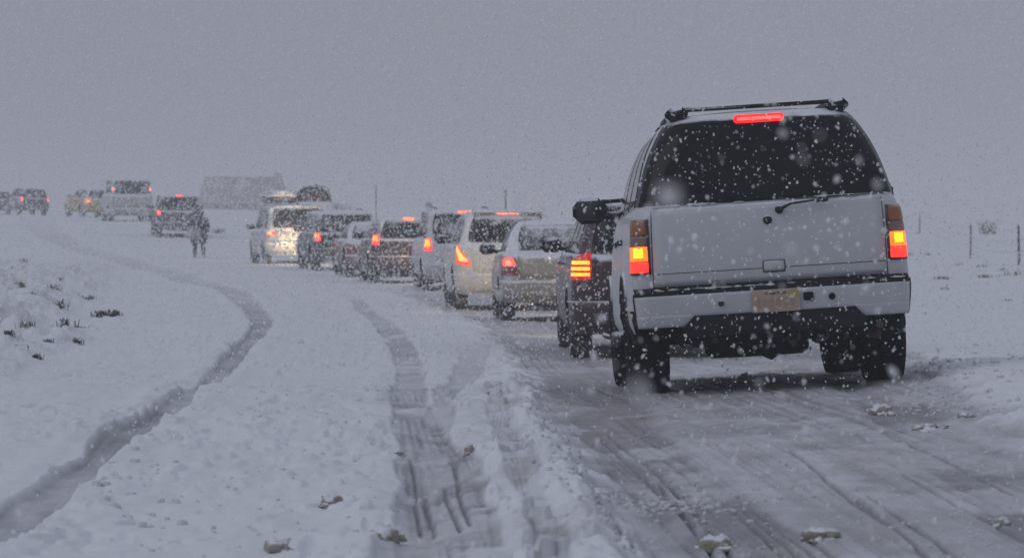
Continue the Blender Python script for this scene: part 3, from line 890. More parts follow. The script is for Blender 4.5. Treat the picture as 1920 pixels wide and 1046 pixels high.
# ------------------------------------------------------------------ the nearest vehicle: large white SUV
def build_big_suv():
    root = empty('suv')
    tag(root, 'large white SUV nearest the camera with dark rear window and black roof rack', 'suv')
    L, w = 5.05, .985
    paint = dusted('white_paint_near', (.57, .585, .61), rough=.32, snow=.12, grime=.42, grime_c=(.33, .33, .33), coat=.35, grime_z=(.35, 1.5), cling=.05)
    glass = glass_mat('dark_privacy_glass', (.006, .007, .008), snow=.05, rough=.12, cling=.14)
    trim = dusted('dark_trim', (.022, .022, .024), rough=.6, snow=.2, grime=.3, grime_c=(.10, .10, .10), coat=0, cling=.12, spec=.25)
    kb = [(.40, .10, L - .05, w * .93, .12, .05), (.55, .06, L, w * .985, .13, .05), (.80, .04, L, w * .978, .13, .05), (1.05, .045, L - .02, w * .957, .13, .05), (1.22, .055, L - .06, w * .932, .13, .05), (1.29, .065, L - .1, w * .908, .13, .05)]
    kc = [(1.27, .07, L - 1.30, w * .908, .13, .05), (1.40, .10, L - 1.45, w * .872, .14, .05), (1.60, .165, L - 1.72, w * .81, .17, .05), (1.76, .235, L - 1.95, w * .725, .20, .05), (1.84, .29, L - 2.12, w * .655, .22, .05), (1.875, .34, L - 2.25, w * .60, .22, .05)]
    kc = [(1.27 + (k_[0] - 1.27) * 1.07, *k_[1:]) for k_ in kc]
    body = Shell(kb, L, tr=.012); cab = Shell(kc, L, tr=.01, tf=.02)
    wr, tw, roh, wb = .39, .285, 1.10, 2.95
    ar = wr + .085
    def zbot(yy):
        z = np.full_like(yy, .44)
        z = np.where(yy < .35, .60, z)
        for c in (roh, roh + wb):
            z = np.maximum(z, np.where(np.abs(yy - c) < ar, wr + np.sqrt(np.maximum(ar ** 2 - (yy - c) ** 2, 0)), 0))
        return z
    shell_mesh(body, 'body', paint, root, 1.29, zbot, 14, .02, hood=(L - 1.5, .20, .6), q=2.2)
    shell_mesh(cab, 'cabin', paint, root, 1.917, lambda yy: np.full_like(yy, 1.27), 12, .03, q=1.8)
    # tailgate: one lift-up panel with a dark shut line round it
    patch(body.S, [(-.815, .715), (.815, .715), (.80, 1.283), (-.80, 1.283)], 'tailgate_gap', trim, root, .0015, .01, 20, 12, .012)
    tg = patch(body.S, [(-.807, .752), (.807, .752), (.793, 1.279), (-.793, 1.279)], 'tailgate', paint, root, .010, .008, 22, 14, .012)
    # crease along its foot
    patch(body.S, [(-.80, .838), (.80, .838), (.80, .844), (-.80, .844)], 'crease', plain('shut_line', (.10, .10, .105), .6), tg, .0115, .002, 14, 2, 0)
    # pull cup: raised rim with a paint-coloured cover
    patch(body.S, [(-.055, .808), (.105, .808), (.105, .895), (-.055, .895)], 'handle_rim', plain('shut_line', (.10, .10, .105), .6), tg, .013, .004, 8, 6, .18)
    patch(body.S, [(-.045, .818), (.095, .818), (.095, .887), (-.045, .887)], 'handle', paint, tg, .017, .004, 8, 6, .18, bulge=.008)
    p = body.S(.0, 1.165); MB().lathe([(p[1] - .030, .001), (p[1] - .030, .024), (p[1] - .022, .030), (p[1], .030)], 18, 'y', (0, 0, 1.165)).build('lock', M_BLACK, tg)
    # glass: rear window wraps far round the corners
    patch(cab.S, [(-.975, 1.300), (.975, 1.300), (.70, 1.893), (-.70, 1.893)], 'rear_window', glass, root, .008, .012, 30, 18, .10)
    for sg in (-1, 1):
        fn = (lambda s_: (lambda yy, zz: cab.side(yy * s_, zz, s_)))(sg)
        for (a0, a1, b0, b1) in ((.37, 1.28, .62, 1.30), (1.38, 2.28, 1.40, 2.24), (2.36, 3.40, 2.34, 2.92)):
            cs = [(a0, 1.305), (a1, 1.305), (b1, 1.83), (b0, 1.83)]
            if sg < 0: cs = [(-c[0], c[1]) for c in (cs[1], cs[0], cs[3], cs[2])]
            patch(fn, cs, 'side_window', glass, root, .006, .01, 10, 8, .06)
        # bright drip rail along the glass edge
    def front(xx, zz):
        xx, zz = np.broadcast_arrays(np.asarray(xx, float), np.asarray(zz, float))
        return np.stack([-xx, cab.YF(zz) + .06, zz], -1)
    patch(front, [(-.62, 1.30), (.62, 1.30), (.45, 1.82), (-.45, 1.82)], 'windscreen', glass, root, .006, .01, 8, 5, .1)
    # high brake light under the roof edge
    hb = MB().box((0, 0, 0), (.345, .05, .056), .015).build('high_brake_housing', lamp('high_brake_shell', (.3, .01, .012), (1.0, .010, .014), 2.2), root)
    hb.location = (0, cab.S(0, 1.872)[1] - .02, 1.872)
    b = MB().box((0, -.028, 0), (.30, .012, .022), .004).build('high_brake_light', lamp('high_brake_near', (.7, .1, .06), (1.0, .085, .06), 2.2), hb)
    # tail lights
    def zone(parent, z0, z1, mat, name, off=.016, a0=0.0, a1=1.0):
        res = []
        for sg in (1, -1):
            s_in, s_out = .822, .972
            c0 = s_in + (s_out - s_in) * a0; c1 = s_in + (s_out - s_in) * a1
            cs = [(c0, z0), (c1, z0), (c1, z1), (c0, z1)]
            if sg < 0: cs = [(-c1, z0), (-c0, z0), (-c0, z1), (-c1, z1)]
            res.append(patch(body.S, cs, name, mat, parent[sg] if parent else root, off, .02, 8, 6, .06))
        return {1: res[0], -1: res[1]}
    hs = zone(None, .842, 1.222, dusted('lamp_housing', (.05, .012, .012), rough=.35, snow=.1, grime=0, coat=.4), 'tail_light', .013, -.03, 1.03)
    zone(hs, 1.112, 1.205, L_AMBER, 'turn_lens', .019, .08, .96)
    zone(hs, 1.040, 1.104, L_CLEAR, 'reverse_lens', .019, .08, .96)
    br = zone(hs, .935, 1.035, lamp('brake_glow_near', (.5, .05, .02), (1.0, .11, .008), 2.6), 'brake_lens', .020, .08, .94)
    zone(hs, .958, 1.026, lamp('brake_core_near', (.8, .5, .05), (1.0, .62, .010), 1.65), 'brake_bulb', .024, .26, .70)
    zone(hs, .858, .930, lamp('tail_glow_near', (.5, .02, .02), (1.0, .020, .010), 2.6), 'tail_lens', .019, .08, .94)
    # wiper
    y0 = body.S(.1, 1.22)[1] - .03
    wp = MB().lathe([(y0 - .03, .001), (y0 - .03, .022), (y0 + .02, .030)], 14, 'y', (.085, 0, 1.232))
    wp.tube([(.085, y0 - .02, 1.232), (.16, y0 - .035, 1.268), (.36, y0 - .03, 1.285)], [.012, .010, .007], 8)
    wp.box((.375, y0 - .02, 1.287), (.09, .03, .045), .01)
    wp.build('wiper_arm', M_BLACK, root)
    MB().tube([(.20, y0 - .020, 1.300), (.50, y0 - .014, 1.302), (.80, y0 - .002, 1.300)], [.006, .008, .004], 6).build('wiper_blade', M_BLACK, root)
    # step bumper: dark tread on top, white face with square-cut ends, dark valance below
    bump = Shell([(.40, -.06, L, w * .93, .10, .05), (.56, -.12, L, w * .955, .10, .05), (.70, -.13, L, w * .965, .10, .05), (.74, -.11, L, w * .955, .09, .05)], L, tr=.01)
    face = patch(bump.S, [(-1.02, .545), (1.02, .545), (1.02, .692), (-1.02, .692)], 'rear_bumper', paint, root, 0, .06, 40, 8, .05)
    # the white face reaches lower at both ends
    for sg in (-1, 1):
        cs = [(.62, .478), (1.0, .478), (1.01, .560), (.54, .560)]
        if sg < 0: cs = [(-c[0], c[1]) for c in (cs[1], cs[0], cs[3], cs[2])]
        patch(bump.S, cs, 'bumper_end', paint, face, .0015, .05, 12, 5, .10)
        # rubber strip where bumper end meets the wing
        cs = [(1.012, .49), (1.05, .47), (1.055, .735), (1.012, .715)]
        if sg < 0: cs = [(-c[0], c[1]) for c in (cs[1], cs[0], cs[3], cs[2])]
        patch(bump.S, cs, 'bumper_seal', trim, face, .008, .05, 5, 6, .1)
    # top tread
    V = []; F = []
    ss = np.linspace(-1.0, 1.0, 30)
    for s_ in ss:
        a = bump.S(s_, .72); b_ = body.S(s_ * .97, .75)
        V += [(a[0], a[1] + .006, .692), (a[0], a[1] + .018, .722), (b_[0], b_[1] - .006, .748), (b_[0], b_[1] + .03, .752)]
    for i in range(len(ss) - 1):
        for j in range(3): F.append((i * 4 + j, (i + 1) * 4 + j, (i + 1) * 4 + j + 1, i * 4 + j + 1))
    mesh_obj('step_tread', V, F, dusted('step_tread_rubber', (.012, .012, .013), rough=.8, snow=-.25, grime=0, coat=0, cling=.06, spec=.2), face)
    # snow caught on the step and along the foot of the glass
    k = MB()
    for i in range(22):
        sx_ = random.uniform(-.9, .9); a = bump.S(sx_, .72)
        k.lump((a[0], a[1] + random.uniform(.03, .11), .725), (random.uniform(.015, .06), random.uniform(.01, .03), random.uniform(.006, .016)), 500 + i, 1, .4, False)
    for i in range(16):
        sx_ = random.choice((-1, 1)) * random.uniform(.1, .86); a = cab.S(sx_, 1.305)
        k.lump((a[0], a[1] - .012, 1.302), (random.uniform(.015, .06), .012, random.uniform(.004, .012)), 530 + i, 1, .4, False)
    tag(k.build('packed_snow', plain('ledge_snow', (.60, .61, .64), .95, speck=.2, scale=12), root), kind='stuff')
    # lower dark valance and receiver
    patch(bump.S, [(-.62, .40), (.62, .40), (.66, .548), (-.66, .548)], 'valance', dusted('valance_black', (.016, .016, .018), rough=.7, snow=.25, grime=.3, grime_c=(.05, .05, .055), coat=0, spec=.2), face, -.012, .04, 16, 5, .06)
    # licence plate: cream sheet with a dark top line and a yellow sticker
    yb = float(bump.S(0, .62)[1])
    pl = MB().box((0, 0, 0), (.325, .010, .150), .003).build('licence_plate', dusted('plate_cream', (.46, .36, .26), rough=.6, snow=.05, grime=.35, grime_c=(.20, .15, .14), coat=0, grime_z=(-.3, .3)), root, False)
    pl.location = (.01, yb - .014, .615)
    dk = plain('plate_ink', (.06, .045, .04), .7)
    rr_ = random.Random(3)
    for i in range(11):
        MB().box((-.065 + i * .013, -.0065, .052 + .004 * math.sin(i * 1.3)), (.009, .002, .008 + .008 * rr_.random())).build('letter', dk, pl, False)
    for i, gx in enumerate((-.118, -.075, -.03, .015, .065, .112)):
        MB().box((gx, -.0062, -.012), (.024, .002, .062 - .01 * (i % 2))).build('number', plain('plate_number', (.37, .27, .20), .7), pl, False)
    MB().box((.128, -.0065, .048), (.036, .002, .032)).build('sticker', plain('plate_sticker', (.42, .33, .03), .6), pl, False)
    # square plug socket and round towing hole beside the plate
    MB().box((.232, yb - .006, .632), (.068, .03, .056), .008).build('plug_socket', M_UNDER, face)
    MB().lathe([(yb - .012, .001), (yb - .012, .020), (yb + .01, .024)], 14, 'y', (.392, 0, .622)).build('bumper_hole', M_UNDER, face)
    MB().lathe([(yb - .010, .001), (yb - .010, .018), (yb + .01, .020)], 14, 'y', (-.36, 0, .618)).build('bumper_hole', trim, face)
    # underside
    MB().box((0, L / 2 + .12, .56), (1.30, L - .55, .30), .05).build('underbody', M_UNDER, root, False)
    MB().box((0, .24, .44), (1.36, .30, .22), .06).build('rear_crossmember', M_UNDER, root, False)
    MB().box((0, .03, .395), (.10, .34, .09), .012).tube([(-.5, .14, .40), (.5, .14, .40)], .036, 10).build('tow_hitch', M_UNDER, root)
    MB().lathe([(.34, .08), (.33, .14), (.26, .17), (.25, .32), (.28, .36), (.36, .37), (.44, .35), (.45, .2), (.42, .1)], 28, 'z', (-.08, .66, -.01)).build('spare_tyre', M_TYRE, root)
    ax = MB().tube([(-.72, roh, .39), (-.18, roh, .39), (.18, roh, .39), (.72, roh, .39)], .048, 12); ax.lump((.05, roh, .38), (.19, .17, .17), 4, 2, .1, False)
    ax.build('rear_axle', M_UNDER, root)
    MB().tube([(.56, 1.7, .42), (.58, .9, .40), (.66, .32, .36), (.72, .20, .345)], [.05, .05, .034, .032], 10).build('exhaust_pipe', plain('rusty_pipe', (.06, .035, .025), .8), root)
    MB().lathe([(0.55, .01), (.55, .12), (1.15, .12), (1.15, .01)], 14, 'y', (.46, .55, .40)).build('muffler', plain('rusty_pipe', (.06, .035, .025), .8), root)
    for sg in (-1, 1):
        MB().box((sg * .50, .95, .47), (.07, 1.2, .05), .01).build('leaf_spring', plain('rusty_pipe', (.06, .035, .025), .8), root)
        MB().tube([(sg * .46, roh - .12, .36), (sg * .42, roh - .18, .62)], .03, 8).build('damper', M_UNDER, root)
        MB().box((sg * .80, 1.65, .36), (.30, .02, .34), .008).build('mud_flap', M_UNDER, root, False)
        for yy in (roh, roh + wb):
            wheel(root, sg * (w - tw / 2 - .01), yy, wr, tw, M_TYRE, True)
            # wheel well liner
            V = []; F = []
            n = 15
            for i in range(n):
                th = math.pi * i / (n - 1)
                for xx in (w - .02, w - .36):
                    V.append((sg * xx, yy + (ar - .004) * math.cos(th), wr + (ar - .004) * math.sin(th)))
            for i in range(n - 1): F.append((2 * i, 2 * i + 1, 2 * i + 3, 2 * i + 2))
            mesh_obj('wheel_liner', V, F, M_UNDER, root)
            # black flare round the arch
            pts = []
            for i in range(16):
                th = math.pi * (-.02 + 1.04 * i / 15)
                y_ = yy + ar * math.cos(th); z_ = wr + ar * math.sin(th)
                pts.append((float(body.side(y_, max(z_, .42), sg)[0]) + sg * .004, y_, z_))
            MB().tube(pts, .020, 6).build('arch_trim', trim, root)
            # snow packed behind the wheel
            k = MB()
            for i in range(22):
                k.lump((sg * (w - .05 - .20 * random.random()), yy - ar * .55 + .25 * random.random() - .2, .47 + .14 * random.random()), tuple(.055 * random.uniform(.3, 1.1) for _ in range(3)), 40 + i, 1, .5, False)
            tag(k.build('packed_snow', M_PACKED, root), kind='stuff')
        # slush hanging under the bumper
        k = MB()
        for i in range(16):
            k.lump((sg * random.uniform(.05, .62), random.uniform(.0, .3), random.uniform(.335, .41)), tuple(random.uniform(.012, .045) for _ in range(3)), 140 + i, 1, .5, False)
        tag(k.build('packed_snow', dusted('slush_on_frame', (.06, .06, .065), rough=.9, snow=.15, grime=0, coat=0, cling=.35), root), kind='stuff')
        # door gap lines and side moulding
        for yy in (1.62, 2.62):
            V = []; F = []
            for i, zz in enumerate(np.linspace(.60, 1.28, 8)):
                a = body.side(yy, zz, sg); b_ = body.side(yy + .012, zz, sg)
                V += [(a[0] + sg * .002, a[1], zz), (b_[0] + sg * .002, b_[1], zz)]
            for i in range(7): F.append((2 * i, 2 * i + 1, 2 * i + 3, 2 * i + 2))
            mesh_obj('door_gap', V, F, plain('shut_line', (.10, .10, .105), .6), root)
        for yy in (1.78, 2.80):
            pz = body.side(yy, 1.10, sg); MB().box((pz[0] + sg * .018, yy, 1.10), (.036, .20, .045), .012).build('door_handle', M_BLACK, root)
        MB().box((sg * (w + .005), 2.6, .42), (.16, 1.9, .05), .02).build('running_board', trim, root)
        # big door mirrors on an arm
        mi = MB().box((0, 0, 0), (.265, .16, .20), .065).build('door_mirror', M_BLACK, root)
        mi.location = (sg * (w + .125), 3.36, 1.385)
        MB().box((0, -.072, 0), (.215, .022, .15), .03).build('mirror_glass', plain('mirror_glass', (.03, .031, .03), .15, spec=.6), mi)
        MB().tube([(-sg * .10, .01, -.045), (-sg * .24, .04, -.05)], .032, 8).tube([(-sg * .10, .01, .066), (-sg * .26, .04, .07)], .018, 8).build('mirror_arm', M_BLACK, mi)
    # roof rack: side rails with end feet and a rear crossbar
    for sg in (-1, 1):
        xr = sg * .545
        rail = MB().tube([(xr, .40, 1.925), (xr, .48, 1.965), (xr, .62, 1.978), (xr, 2.5, 1.980), (xr, 2.7, 1.925)], [.018, .022, .022, .022, .018], 8).build('roof_rail', M_BLACK, root)
        for yy in (.46, 1.5, 2.55):
            MB().box((xr, yy, 1.932), (.11, .22, .075), .03).build('rail_foot', M_BLACK, rail)
    MB().box((0, .435, 1.968), (1.10, .08, .034), .012).box((-.555, .415, 1.938), (.16, .14, .100), .04).box((.555, .415, 1.938), (.16, .14, .100), .04).build('rear_crossbar', M_BLACK, root)
    MB().box((0, 1.9, 1.985), (1.09, .05, .022), .01).build('crossbar', M_BLACK, root)
    headlights(root, .72, L - .12, .80, True, 35)
    place(root, 1.812, 24.45, .3, wb, roh, w - tw / 2)
    return root
build_big_suv()

# ------------------------------------------------------------------ the queue ahead
def X(px, d): return (px - 960) / FPX * d

GLASS_GREY = glass_mat('snow_dusted_glass', (.07, .085, .10), snow=.0, rough=.2, cling=.40)
GLASS_DARK = glass_mat('dark_glass_dusted', (.010, .012, .014), snow=.06, rough=.15, cling=.30)
PLATE = plain('plate_yellow', (.45, .40, .22), .6)

# dark red SUV half hidden by the big one: striped brake lights
def red_lamps(root, body, cab, w):
    for sg in (1, -1):
        def C(a0, a1, z0, z1, z2=None):
            cs = [(a0, z0), (a1, z0), (a1, z2 if z2 else z1), (a0, z1)]
            return cs if sg > 0 else [(-c[0], c[1]) for c in (cs[1], cs[0], cs[3], cs[2])]
        o = patch(body.S, C(.72, 1.02, .86, 1.18, 1.06), 'tail_light', lamp('striped_housing', (.35, .01, .01), (1.0, .016, .012), .42), root, .012, .02, 10, 8, .15)
        for i in range(3):
            z = .905 + i * .062
            patch(body.S, C(.735, .975, z, z + .036), 'brake_strip', lamp('striped_core', (.8, .3, .05), (1.0, .46, .02), 1.7), o, .019, .004, 8, 3, .1)
make_car('suv', 'dark red SUV with striped lit brake lights, half hidden behind the large white SUV', 'suv', 1.56, 38.6, 1.8, L=4.75, W=1.86, H=1.80,
         paint=dusted('dark_red_paint', (.034, .006, .009), rough=.35, snow=.30, grime=.4, grime_c=(.045, .032, .036), coat=.4, cling=.12), glass=GLASS_DARK, belt=1.14, lamp_fn=red_lamps,
         high=(L_HIGH, .3, 1.72), beam=220, q=1.3, wr=.36, near=True)

# beige-silver sedan with domed lamps
def sedan_lamps(root, body, cab, w):
    for sg in (1, -1):
        def M(cs): return cs if sg > 0 else [(-c[0], c[1]) for c in (cs[1], cs[0], cs[3], cs[2])]
        o = patch(body.S, M([(.62, .66), (.98, .66), (.93, .95), (.70, .95)]), 'tail_light', L_DIM, root, .012, .02, 10, 8, .45)
        patch(body.S, M([(.66, .80), (.93, .80), (.90, .925), (.72, .925)]), 'brake_lamp', lamp('sedan_brake', (.6, .08, .06), (1.0, .085, .055), 1.35), o, .018, .004, 8, 6, .5)
        patch(body.S, M([(.72, .815), (.86, .815), (.84, .89), (.76, .89)]), 'bulb', lamp('sedan_bulb', (.8, .3, .2), (1.0, .22, .12), 1.6), o, .023, .004, 6, 5, .6)
make_car('sedan', 'beige silver sedan with domed red brake light, between white crossover and dark red SUV', 'sedan', X(1056, 51.5), 51.5, 2.4, L=4.7, W=1.80, H=1.50, style='sedan',
         paint=dusted('beige_silver_paint', (.36, .335, .28), rough=.38, snow=.40, grime=.55, grime_c=(.22, .21, .20), coat=.3, cling=.12), glass=GLASS_GREY, belt=.99, lamp_fn=sedan_lamps,
         beam=330, q=1.2, wr=.32, tw=.21, near=True, win_w=.70)

# white crossover with raked rear and angled lamps
def murano_lamps(root, body, cab, w):
    for sg in (1, -1):
        def M(cs): return cs if sg > 0 else [(-c[0], c[1]) for c in (cs[1], cs[0], cs[3], cs[2])]
        o = patch(body.S, M([(.66, .78), (.98, .80), (1.02, 1.14), (.93, 1.14)]), 'tail_light', lamp('crossover_lens', (.5, .03, .02), (1.0, .07, .03), 1.15), root, .012, .02, 10, 8, .18)
        patch(body.S, M([(.72, .84), (.88, .85), (.985, 1.10), (.945, 1.10)]), 'brake_lamp', lamp('crossover_core', (.8, .3, .08), (1.0, .42, .09), 1.8), o, .019, .004, 8, 8, .2)
make_car('crossover', 'white crossover with slanting lit brake lamp and long red light above its oval rear window', 'crossover', X(955, 62), 62, 4.2, L=4.75, W=1.88, H=1.74,
         paint=dusted('white_paint_crossover', (.66, .655, .62), rough=.35, snow=.4, grime=.45, grime_c=(.30, .29, .27), coat=.3, cling=.06), glass=GLASS_DARK, belt=1.14, slope=.55, roofw=.66,
         lamp_fn=murano_lamps, high=(L_HIGH_W, .40, 1.695), beam=0, q=1.2, wr=.37, spoiler=True, win_w=.80, near=True, bumper_mat=None)

# white upright wagon
WH = dusted('white_paint_far', (.64, .645, .66), rough=.4, snow=.45, grime=.55, grime_c=(.26, .25, .25), coat=.2, cling=.2)
r5, b5, c5 = make_car('suv', 'white upright SUV with brake light at the top corner, just left of the white crossover', 'suv', X(874, 77), 77, 5.5, L=4.6, W=1.82, H=1.79, paint=WH, glass=GLASS_DARK, belt=1.12, slope=.18, roofw=.76,
         lamp_fn=lamp_pair([(.74, .90), (.94, .90), (.94, 1.16), (.76, 1.16)], L_BRAKE_R, [[(.77, .98), (.92, .98), (.92, 1.14), (.79, 1.14)]], L_BRAKE_Y), high=(L_HIGH_W, .30, 1.71), beam=200, q=1.0, rack=True)
# pale pointed tip of something carried on its roof
MB().add([(-.75, 1.2, 1.78), (-.60, 1.2, 1.78), (-.62, 1.8, 1.80), (-.75, 1.8, 1.80), (-.74, 1.25, 1.93), (-.66, 1.25, 1.93), (-.66, 1.4, 1.93), (-.74, 1.4, 1.93)],
         [(0, 1, 5, 4), (1, 2, 6, 5), (2, 3, 7, 6), (3, 0, 4, 7), (4, 5, 6, 7), (3, 2, 1, 0)]).build('roof_load_tip', plain('pale_load', (.50, .46, .50), .6), r5, False)

make_car('crossover', 'dark maroon crossover with round lit brake light, between white upright SUV and snow-caked red car', 'crossover', X(768, 84.3), 84.3, 7.5, L=4.4, W=1.80, H=1.58,
         paint=dusted('maroon_paint', (.050, .012, .017), rough=.4, snow=.35, grime=.6, grime_c=(.10, .085, .085), coat=.3, cling=.26), glass=GLASS_DARK, belt=1.05, slope=.38,
         lamp_fn=lamp_pair([(.72, .90), (.94, .90), (.93, 1.14), (.74, 1.14)], L_BRAKE_R, [[(.76, .99), (.90, .99), (.90, 1.11), (.77, 1.11)]], L_BRAKE_Y), high=(L_HIGH_W, .28, 1.505), q=.9, beam=40)

make_car('sedan', 'snow-caked red car with unlit lamps, between dark SUV and maroon crossover', 'sedan', X(716, 91.5), 91.5, 9, L=4.5, W=1.76, H=1.42, style='sedan',
         paint=dusted('red_paint_snowy', (.22, .03, .04), rough=.4, snow=.55, grime=.8, grime_c=(.20, .19, .19), coat=.2, cling=.42), glass=GLASS_DARK, belt=.95,
         lamp_fn=lamp_pair([(.66, .68), (.92, .68), (.92, .86), (.70, .86)], L_DIM), q=.9, beam=40)

rdk, _, _ = make_car('suv', 'dark grey SUV with lit round brake light, directly behind the snow-covered minivan', 'suv', X(652, 98.5), 98.5, 10.5, L=4.6, W=1.84, H=1.66,
         paint=dusted('charcoal_paint', (.035, .038, .045), rough=.4, snow=.35, grime=.6, grime_c=(.12, .12, .13), coat=.3, cling=.24), glass=GLASS_DARK, belt=1.06, slope=.25, roofw=.72,
         lamp_fn=lamp_pair([(.74, .84), (.95, .84), (.94, 1.06), (.76, 1.06)], L_BRAKE_R, [[(.775, .90), (.92, .90), (.92, 1.03), (.78, 1.03)]], L_BRAKE_Y), q=.9, beam=1900, rack=True, aim=-2, bsize=36, bdown=-1)

# minivan with a roof box
van, vb, vc = make_car('minivan', 'snow-covered pale minivan with roof box, tailgate lit warm by headlights behind it', 'minivan', X(560, 108.5), 108.5, 11.0, L=5.0, W=1.96, H=1.78,
         paint=dusted('pale_silver_paint', (.46, .48, .50), rough=.4, snow=.55, grime=.5, grime_c=(.32, .32, .32), coat=.2, cling=.5), glass=GLASS_DARK, belt=1.06, slope=.22, roofw=.74,
         lamp_fn=lamp_pair([(.66, .88), (1.0, .88), (1.0, .99), (.66, .99)], lamp('van_lens', (.4, .05, .03), (1.0, .18, .06), .8), [[(.80, .90), (.95, .90), (.95, .97), (.80, .97)]], lamp('van_core', (.8, .4, .2), (1.0, .45, .2), 1.3)), q=.9, beam=50, wr=.34)
bx = Shell([(1.86, .35, 2.25, .42, .14, .06), (1.92, .28, 2.32, .50, .16, .06), (2.03, .26, 2.36, .52, .16, .06), (2.12, .34, 2.30, .46, .15, .06)], 2.4, tr=.02, tf=.1)
rb = empty('roof_box'); tag(rb, 'snow-topped dark roof box strapped on the pale minivan', 'roof box')
shell_mesh(bx, 'box_base', dusted('roof_box_shell', (.04, .045, .05), rough=.5, snow=.45, grime=0, coat=.1, cling=.2), rb, 2.12, lambda yy: np.full_like(yy, 1.86), 8, .05, q=.8)
tag(MB().lump((0, 1.3, 2.17), (.50, 1.0, .07), 5, 3, .12).build('snow_cap', plain('snow_white', SNOW_C, .95, speck=.04), rb), None)
MB().box((-.3, 1.3, 1.85), (.05, 1.5, .03), .01).box((.3, 1.3, 1.85), (.05, 1.5, .03), .01).build('mounting_bars', M_BLACK, rb)
rb.matrix_world = van.matrix_world @ Matrix.Translation((-.25, .75, 0))
# bundle of bulky dark gear over the tail of the roof, right side
bg = empty('luggage'); tag(bg, 'dark bulky luggage tied on the rear right of the pale minivan roof', 'luggage')
MB().lump((0, .0, .22), (.50, .55, .36), 9, 3, .16).build('bag', dusted('bag_fabric', (.022, .024, .027), rough=.9, snow=-.15, grime=0, coat=0, cling=.2), bg)
MB().tube([(-.50, -.1, .05), (-.40, -.05, .50), (.10, -.02, .64), (.46, -.05, .54), (.54, -.1, .08)], .025, 6).build('strap', M_BLACK, bg)
bg.matrix_world = van.matrix_world @ Matrix.Translation((.56, .65, 1.74))
# mirror-like marker lamps at the van's windscreen pillar are its door mirrors

# beyond the person: dark SUV, tall white SUV, yellow car, dark vehicles on the rise
make_car('suv', 'dark SUV faint in the falling snow just beyond the walking person', 'suv', X(336, 143), 143, 9.0, L=4.6, W=1.85, H=1.74,
         paint=dusted('dark_far_paint', (.035, .035, .04), rough=.5, snow=.4, grime=.6, grime_c=(.14, .14, .15), coat=.2, cling=.4), glass=GLASS_DARK, belt=1.08, slope=.22, roofw=.72,
         lamp_fn=lamp_pair([(.74, .88), (.95, .88), (.94, 1.10), (.76, 1.10)], L_TAIL_R, [[(.77, .92), (.92, .92), (.92, 1.06), (.78, 1.06)]], lamp('far_brake', (.8, .1, .1), (1.0, .10, .07), 2.6)), high=(lamp('far_high', (.8, .1, .1), (1.0, .08, .08), 2.2), .26, 1.66), q=.7, lights_on=False)
make_car('suv', 'tall pale SUV with high-set lit tail lamps, beside the yellow car on the rise', 'suv', X(248, 163), 163, 12.5, L=5.0, W=2.0, H=1.96,
         paint=dusted('pale_far_paint', (.48, .48, .47), rough=.4, snow=.5, grime=.5, grime_c=(.25, .25, .25), coat=.2, cling=.4), glass=GLASS_DARK, belt=1.24, slope=.16, roofw=.80,
         lamp_fn=lamp_pair([(.80, 1.38), (.93, 1.38), (.93, 1.60), (.80, 1.60)], lamp('far_lens', (.5, .05, .04), (1.0, .09, .07), 1.1), [[(.82, 1.42), (.92, 1.42), (.92, 1.56), (.82, 1.56)]], lamp('far_core', (.8, .1, .1), (1.0, .22, .14), 2.8), shell='cab'), q=.7, lights_on=False, plate=(.80, PLATE), wr=.38)
make_car('car', 'yellow car left of the tall pale SUV, orange lamp glowing', 'car', X(192, 182), 182, 22, L=4.6, W=1.82, H=1.52,
         paint=dusted('yellow_paint', (.50, .30, .05), rough=.4, snow=.4, grime=.4, grime_c=(.30, .25, .18), coat=.2, cling=.3), glass=GLASS_DARK, belt=.98, slope=.4,
         lamp_fn=lamp_pair([(.62, .74), (.95, .74), (.95, .98), (.64, .98)], lamp('orange_lens', (.6, .25, .05), (1.0, .22, .05), .9), [[(.70, .80), (.88, .80), (.88, .92), (.70, .92)]], lamp('orange_core', (.8, .4, .1), (1.0, .30, .10), 1.8)), q=.7, lights_on=False)
make_car('suv', 'dark SUV at far left on the rise with one faint red light', 'suv', X(66, 222), 222, 22, L=4.7, W=1.86, H=1.74,
         paint=dusted('black_far_paint', (.025, .026, .03), rough=.5, snow=.35, grime=.4, grime_c=(.1, .1, .1), coat=.2, cling=.3), glass=GLASS_DARK, belt=1.08, slope=.25,
         lamp_fn=lamp_pair([(.78, .88), (.95, .88), (.94, 1.12), (.80, 1.12)], lamp('farthest_lens', (.5, .05, .05), (1.0, .08, .09), 3.0)), q=.7, lights_on=False)
make_car('car', 'dark car cut by the left picture edge, farthest of the queue', 'car', X(2, 240), 240, 26, L=4.6, W=1.82, H=1.66,
         paint=dusted('black_far_paint', (.025, .026, .03)), glass=GLASS_DARK, belt=1.04, slope=.3, lamp_fn=lamp_pair([(.78, .84), (.93, .84), (.93, 1.02), (.80, 1.02)], L_DIM), q=.7, lights_on=False)

